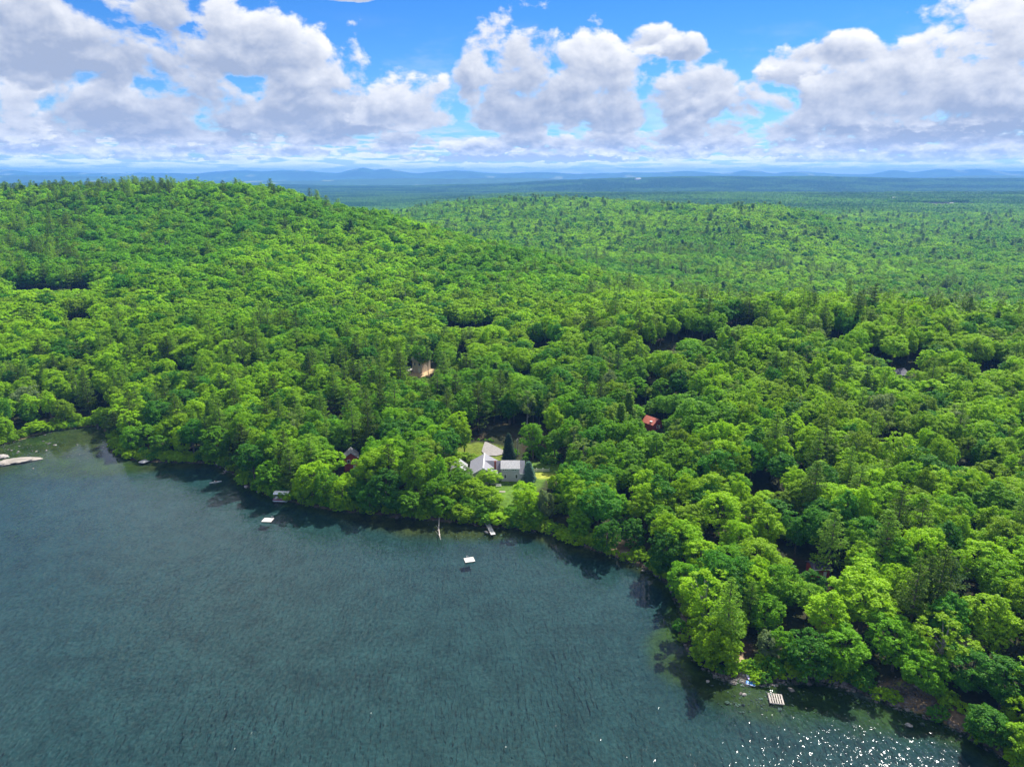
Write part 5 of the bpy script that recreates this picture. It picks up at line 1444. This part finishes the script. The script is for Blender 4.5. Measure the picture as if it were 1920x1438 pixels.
# kayak with a paddler
kx, ky = plane_hit(404, 903.5, .2)
kay = tag(empty('kayak', (kx, ky, -.06), math.radians(24)), 'long pale kayak out in the dark water near the left shore', 'kayak')
hull_mesh(4.6, .72, .32, flat=.5).build('hull', M['hull'], kay, smooth=False)
b = MB(); b.box(-.2, 0, .335, 1.0, .46, .05); b.build('cockpit', M['black'], kay, bevel=.02)
def person(loc, rz):
    me = bpy.data.meshes.new('person')
    J = {'pel': (0, 0, .12, .15), 'bel': (.0, 0, .30, .13), 'chest': (.02, 0, .50, .155), 'neck': (.03, 0, .68, .055), 'head': (.05, 0, .80, .095), 'top': (.05, 0, .88, .08),
         'shl': (.02, .18, .60, .06), 'ell': (.20, .30, .42, .045), 'wrl': (.42, .24, .48, .033), 'hal': (.48, .22, .49, .035), 'shr': (.02, -.18, .60, .06), 'elr': (.20, -.30, .42, .045), 'wrr': (.42, -.24, .42, .033), 'har': (.48, -.22, .43, .035),
         'hipl': (.10, .11, .12, .09), 'knl': (.50, .13, .27, .065), 'anl': (.86, .12, .12, .045), 'tol': (.96, .12, .15, .035), 'hipr': (.10, -.11, .12, .09), 'knr': (.50, -.13, .27, .065), 'anr': (.86, -.12, .12, .045), 'tor': (.96, -.12, .15, .035)}
    K = list(J); Ed = [('pel', 'bel'), ('bel', 'chest'), ('chest', 'neck'), ('neck', 'head'), ('head', 'top'), ('chest', 'shl'), ('shl', 'ell'), ('ell', 'wrl'), ('wrl', 'hal'), ('chest', 'shr'), ('shr', 'elr'), ('elr', 'wrr'), ('wrr', 'har'),
          ('pel', 'hipl'), ('hipl', 'knl'), ('knl', 'anl'), ('anl', 'tol'), ('pel', 'hipr'), ('hipr', 'knr'), ('knr', 'anr'), ('anr', 'tor')]
    me.from_pydata([J[k][:3] for k in K], [(K.index(a), K.index(b)) for a, b in Ed], [])
    o = link('person', me); sk = o.modifiers.new('skin', 'SKIN'); o.modifiers.new('sub', 'SUBSURF').levels = 2
    for k, v_ in zip(K, me.skin_vertices[0].data): v_.radius = (J[k][3], J[k][3]); v_.use_root = (k == 'pel')
    o.location = loc; o.rotation_euler = (0, 0, rz); me.materials.append(M['skin'])
    b = MB()
    for (z0, r0) in ((0, 0),): b.tube([(0, 0, .10), (0, 0, .3), (.02, 0, .5), (.025, 0, .62), (.03, 0, .67)], [.17, .155, .185, .17, .08], 12)
    b.tube([(.02, .15, .60), (.12, .25, .50)], [.085, .07], 8); b.tube([(.02, -.15, .60), (.12, -.25, .50)], [.085, .07], 8)
    b.build('shirt', M['shirt'], o, smooth=True)
    b = MB(); b.tube([(.035, 0, .80), (.04, 0, .87), (.045, 0, .925)], [.108, .10, .04], 10); b.build('hair', M['hair'], o, smooth=True)
    return o
pr = person((kx - .25, ky - .1, .12), math.radians(24)); tag(pr, 'person in a white shirt seated in the pale kayak holding a paddle', 'person')
b = MB(); b.tube([(0, -1.05, 0), (0, 1.05, .12)], .018, 6); pd = b.build('paddle', M['black']); pd.location = (kx + .19, ky + .10, .57); pd.rotation_euler = (0, 0, math.radians(24))
for s_ in (-1, 1):
    b = MB(); b.box(0, s_ * 1.2, .06 + s_ * .065, .03, .42, .17); b.build('blade', M['white'], pd)
tag(pd, 'black double-bladed paddle held by the kayaker', 'paddle')

# pontoon boat below a white canopy lift
bx0, by0 = plane_hit(528, 934, .5)
lift = tag(empty('boat_lift', (bx0, by0 + .9, 0), math.radians(-2)), 'boat lift with a long white cloth canopy against the trees', 'boat lift')
b = MB(); prof = [(-1.5, 2.35), (-1.2, 2.75), (0, 2.95), (1.2, 2.75), (1.5, 2.35), (1.5, 2.30), (1.2, 2.70), (0, 2.90), (-1.2, 2.70), (-1.5, 2.30)]
b.prism(prof, 'x', -2.9, 2.9); b.build('canopy', M['canopy'], lift)
for sx_ in (-2.6, 2.6):
    for sy_ in (-1.45, 1.45):
        c_ = MB(); c_.tube([(sx_, sy_, -2.5), (sx_, sy_, 2.4)], .05, 6); c_.build('post', M['alu'], lift)
b = MB(); b.box(0, -1.45, .5, 5.3, .08, .1); b.box(0, 1.45, .5, 5.3, .08, .1); b.build('cradle', M['alu'], lift)
boat = tag(empty('pontoon_boat', (bx0 - .1, by0 - .7, 0), math.radians(-4)), 'grey and maroon pontoon boat moored before the white canopy', 'boat')
for s_ in (-.85, .85):
    b = MB(); b.tube([(-2.9, s_, .12), (-2.5, s_, .05), (2.6, s_, .05), (2.9, s_, .22)], [.05, .28, .28, .06], 10); b.build('pontoon', M['alu'], boat, smooth=True)
b = MB(); b.box(0, 0, .40, 5.5, 2.3, .08); b.build('deck', M['greyv'], boat)
b = MB()
for s_ in (-1.12, 1.12): b.box(0, s_, .72, 5.3, .04, .5)
b.box(-2.64, 0, .72, .04, 2.2, .5); b.box(2.64, 0, .72, .04, 2.2, .5); b.build('railing', M['maroon'], boat)
for (x_, y_) in ((-1.9, .7), (-1.9, -.7), (1.7, .7)):
    c_ = MB(); c_.box(x_, y_, .66, 1.1, .6, .42); c_.box(x_, y_ + (.26 if y_ > 0 else -.26), .98, 1.1, .12, .34); c_.build('seat', M['white'], boat, bevel=.03)
b = MB(); b.box(.4, -.6, .80, .6, .6, .7); b.box(.25, -.6, 1.2, .05, .5, .25); b.build('console', M['greyv'], boat)
b = MB(); b.box(-3.0, 0, .55, .4, .35, .6); b.build('motor', M['black'], boat, bevel=.04)

# blue mat and lilac lounger at the landing
mx_, my_ = plane_hit(1407.5, 1281, .15)
mt = tag(empty('floating_mat', (mx_, my_, .06), math.radians(-25)), 'bright blue rectangular inflatable mat lying at the water edge', 'mat')
b = MB(); b.box(0, 0, .10, 2.3, 1.25, .16); b.build('base', M['blue'], mt, bevel=.05)
for k in range(4):
    b = MB(); b.tube([(-.95 + .63 * k, -.55, .2), (-.95 + .63 * k, .55, .2)], .10, 8); b.build('chamber', M['blue'], mt, smooth=True)
b = MB(); b.box(0, -.66, .12, 2.2, .05, .14); b.build('edge_band', M['white'], mt)
cx_, cy_ = plane_hit(1403, 1269, .5)
ch = tag(empty('lounge_chair', (cx_, cy_, max(.1, gz(cx_, cy_))), math.radians(8)), 'lilac and white lounge chair standing just above the blue mat', 'chair')
b = MB(); b.box(0, -.3, .35, .6, .9, .06); b.build('seat', M['lilac'], ch); b = MB(); b.box(0, .4, .55, .6, .65, .06, 0, math.radians(38)); b.build('backrest', M['white'], ch)
for (a1, a2) in ((-.26, -.6), (.26, -.6), (-.26, .1), (.26, .1)):
    c_ = MB(); c_.box(a1, a2, .16, .05, .05, .34); c_.build('leg', M['alu'], ch)

# ------------------------------------------------------------------ logs and rocks
def log(px, rads, label, m=M['dead'], branches=0, seed=1, z=.12):
    rg = random.Random(seed); P = [(*plane_hit(u, v, z), zz) for (u, v, zz) in px]
    b = MB(); b.tube(P, rads, 8)
    for k in range(branches):
        t = rg.uniform(.45, 1); i = min(int(t * (len(P) - 1)), len(P) - 2); a = Vector(P[i]).lerp(Vector(P[i + 1]), rg.random())
        d = Vector((rg.uniform(-1, 1), rg.uniform(-.8, .8), rg.uniform(.0, .5))).normalized() * rg.uniform(.8, 2.4)
        b.tube([a, a + d * .6, a + d], [.07, .04, .015], 5)
    o = b.build('fallen_log', m); tag(o, label, 'log')
log([(826, 960, .9), (823.5, 976, .35), (822.5, 990, .02), (824, 1003, .16), (826, 1012, .22)], [.24, .22, .18, .16, .05], 'bleached log reaching from the shore into the lake left of the plank dock', branches=5, seed=4)
log([(440, 868, 1.0), (430, 876, .5), (424, 882, .1), (418, 888, .1)], [.2, .17, .12, .04], 'pale fallen tree with bare branches dipping in beside the short dock', branches=22, seed=9)
log([(1812, 1160, 2.0), (1835, 1166, 2.0), (1862, 1173, 2.0)], [.26, .24, .2], 'brown log lying in the shady gap near the right edge', M['woodd'], seed=2, z=2.0)
log([(1770, 1340, .5), (1800, 1358, .35), (1822, 1374, .05)], [.16, .13, .06], 'thin driftwood log on the gravel bank', seed=3)
def rock_mesh(seed, sub=3, rough=.35):
    bm = bmesh.new(); bmesh.ops.create_icosphere(bm, subdivisions=sub, radius=1.0)
    from mathutils import noise as nz_
    for v_ in bm.verts:
        p = v_.co.normalized(); q = p * 1.3 + Vector((seed * 7.1, seed * 3.3, seed))
        k = 1 + rough * nz_.noise(q) + rough * .5 * nz_.noise(q * 2.7) + rough * .22 * nz_.noise(q * 6.0)
        v_.co = p * k
        if v_.co.z < -.3: v_.co.z = -.3
    me = bpy.data.meshes.new('boulder'); bm.to_mesh(me); bm.free(); return me
RK = [rock_mesh(s_) for s_ in range(5)]
def boulder(u, v, sx_, sy_, sz_, rz, m, label, i, name='boulder', dz=0.0, group=None):
    x, y = plane_hit(u, v, .1); z = max(gz(x, y), -.1)
    me = RK[i % 5].copy(); me.materials.append(m); o = link(name, me); o.location = (x, y, z + dz); o.scale = (sx_, sy_, sz_); o.rotation_euler = (0, 0, rz)
    tag(o, label, 'rock', group)
    return o
for k, (u, v, W_, D_, H_, rz, lab) in enumerate([(34, 863, 8.6, 3.0, 1.0, .30, 'long pale granite spit lying in the shallow left inlet'), (2, 869, 4.5, 2.6, .9, .2, 'pale granite lump at the left end of the rock spit'), (0, 856, 3.6, 2.4, .8, .1, 'grey rock by the left edge above the pale spit')]):
    me = rock_mesh(20 + k, 5, .30); me.materials.append(M['rockl'] if k != 2 else M['rock']); x, y = plane_hit(u, v, .2)
    o = link('granite_ledge', me); o.location = (x, y, .02); o.scale = (W_, D_, H_); o.rotation_euler = (0, 0, rz); tag(o, lab, 'rock')
BL = [(103, 834, .9, .6, .4, 'pale flat stone breaking the surface in the middle of the inlet'), (68, 846, .5, .4, .35, 'small pale stone right above the tip of the rock spit'), (87, 844, .5, .35, .3, 'small stone between the spit tip and the inlet'),
      (34, 846, .5, .4, .35, 'small pale stone above the middle of the rock spit'), (62, 878, .45, .35, .3, 'lone white stone below the rock spit'), (193, 838, .5, .4, .3, 'dark stone near the head of the inlet'), (8, 866, 1.3, 1.0, .7, 'rounded rock beside the left end of the spit'),
      (1704, 1358, .8, .55, .45, 'pinkish boulder in the dark water below the gravel bank'), (1327, 1276, .5, .4, .3, 'pale stone under water off the stony point'), (912, 997, 1.1, .5, .35, 'flat pale stone in the shallows left of the plank dock'),
      (1396, 1301, .6, .45, .4, 'tan rock in the weedy shallows below the blue mat'), (1712, 1279, 1.2, .8, .8, 'grey granite boulder at the top of the gravel bank'), (1724, 1286, .9, .8, .7, 'grey boulder second from the top of the gravel bank'), (1716, 1293, .8, .5, .5, 'pale boulder at the middle of the gravel bank'),
      (1172, 1040, 1.3, .9, .5, 'flat grey rock on the shore below the sandy patch'), (1194, 1046, 1.2, .6, .5, 'pale slab on the shore right of the sandy patch'), (462, 912, 1.0, .8, .5, 'grey rock at the foot of the trees right of the kayak'), (484, 921, .7, .6, .4, 'grey rock between kayak and boat canopy'),
      (1340, 1217, .8, .5, .5, 'white stone beside the bare ground on the wooded point'), (1393, 1278, .4, .35, .3, 'small pale stone left of the blue mat')]
for k, (u, v, a, b_, c_, lab) in enumerate(BL):
    boulder(u, v, a, b_, c_, k * 1.3, M['rockl'] if 'pale' in lab or 'white' in lab or 'pink' in lab else M['rock'], lab, k, group='boulders on the shore')
x, y, z = hit(223, 372, 1)
me = rock_mesh(33, 5, .4); me.materials.append(paint('brown_cliff', (.30, .22, .18), .9, .3, .4, bump=.6)); o = link('rock_outcrop', me); o.location = (x, y + 4, z + 4); o.scale = (12, 7, 9); tag(o, 'bare brown rock outcrop near the top of the left hill', 'rock outcrop')

# stones along the shore: one mass nobody could count
def stones(name, P, sizes, m, label, seed):
    rg = np.random.default_rng(seed); bm = bmesh.new(); bmesh.ops.create_icosphere(bm, subdivisions=1, radius=1.0)
    bv = np.array([v_.co for v_ in bm.verts]); bf = np.array([[v_.index for v_ in f.verts] for f in bm.faces]); bm.free()
    n = len(P); V = np.repeat(bv[None], n, 0) * (1 + rg.uniform(-.28, .28, (n, len(bv), 1)))
    S = sizes[:, None] * rg.uniform(.6, 1.3, (n, 3)) * np.array([1, 1, .62]); V = V * S[:, None, :]
    th = rg.uniform(0, 6.28, n); c, s_ = np.cos(th)[:, None], np.sin(th)[:, None]
    V = np.stack([V[..., 0] * c - V[..., 1] * s_, V[..., 0] * s_ + V[..., 1] * c, V[..., 2]], -1) + P[:, None, :]
    F = (bf[None] + (np.arange(n) * len(bv))[:, None, None]).reshape(-1, 3)
    tag(link(name, np_mesh(name, V.reshape(-1, 3), F, [m])), label, kind='stuff')
rg = np.random.default_rng(8); Pn = []
def along(i0, i1, n, lo, hi):
    for _ in range(n):
        k = rg.uniform(i0, i1); i = int(k); p = SH[i] + (SH[min(i + 1, len(SH) - 1)] - SH[i]) * (k - i)
        e = SH[min(i + 1, len(SH) - 1)] - SH[i]; nn_ = np.array([-e[1], e[0]]); nn_ /= np.linalg.norm(nn_)
        Pn.append(p + nn_ * rg.uniform(lo, hi))
along(0, 8, 260, -2.5, 1.5); along(8, 25, 260, -.8, .5); along(25, 33, 450, -1.2, .8); along(33, 38, 1500, -1.9, 1.2); along(38, len(SH) - 1.001, 500, -1.6, 1.2)
for (u0, v0, su, sv_, n) in [(1670, 1302, 34, 9, 900), (60, 842, 55, 12, 420), (1735, 1325, 30, 14, 160), (1420, 1310, 60, 18, 160), (880, 1000, 60, 12, 130), (1392, 1255, 4, 12, 60)]:
    for _ in range(n): Pn.append(plane_hit(u0 + rg.normal(0, su), v0 + rg.normal(0, sv_)))
Pn = np.array(Pn); zz = height(Pn[:, 0], Pn[:, 1]); keep = zz > -.9
Pn, zz = Pn[keep], zz[keep]
stones('stones', np.column_stack([Pn, zz + .03]), rg.uniform(.08, .34, len(Pn)) * (1 + (rg.random(len(Pn)) > .93) * 1.2), paint('shore_stone', (.15, .135, .12), .85, .35, .6, bump=.3), 'loose grey stones along the water line', 12)

# ------------------------------------------------------------------ haze
m, n = mat('haze_air')
vol = n.new('ShaderNodeVolumePrincipled')
vol.inputs['Color'].default_value = (0.16, 0.44, 1.0, 1)
vol.inputs['Density'].default_value = 0.75e-4
vol.inputs['Anisotropy'].default_value = 0.0
mo = n.new('ShaderNodeOutputMaterial'); n.link(vol.outputs[0], mo.inputs['Volume'])
b = MB(); b.box(0, 14000 - 1200, 72, 60000, 30000, 440)
hz_ = b.build('haze', m); tag(hz_, 'thin blue air between the camera and the far hills', kind='stuff')
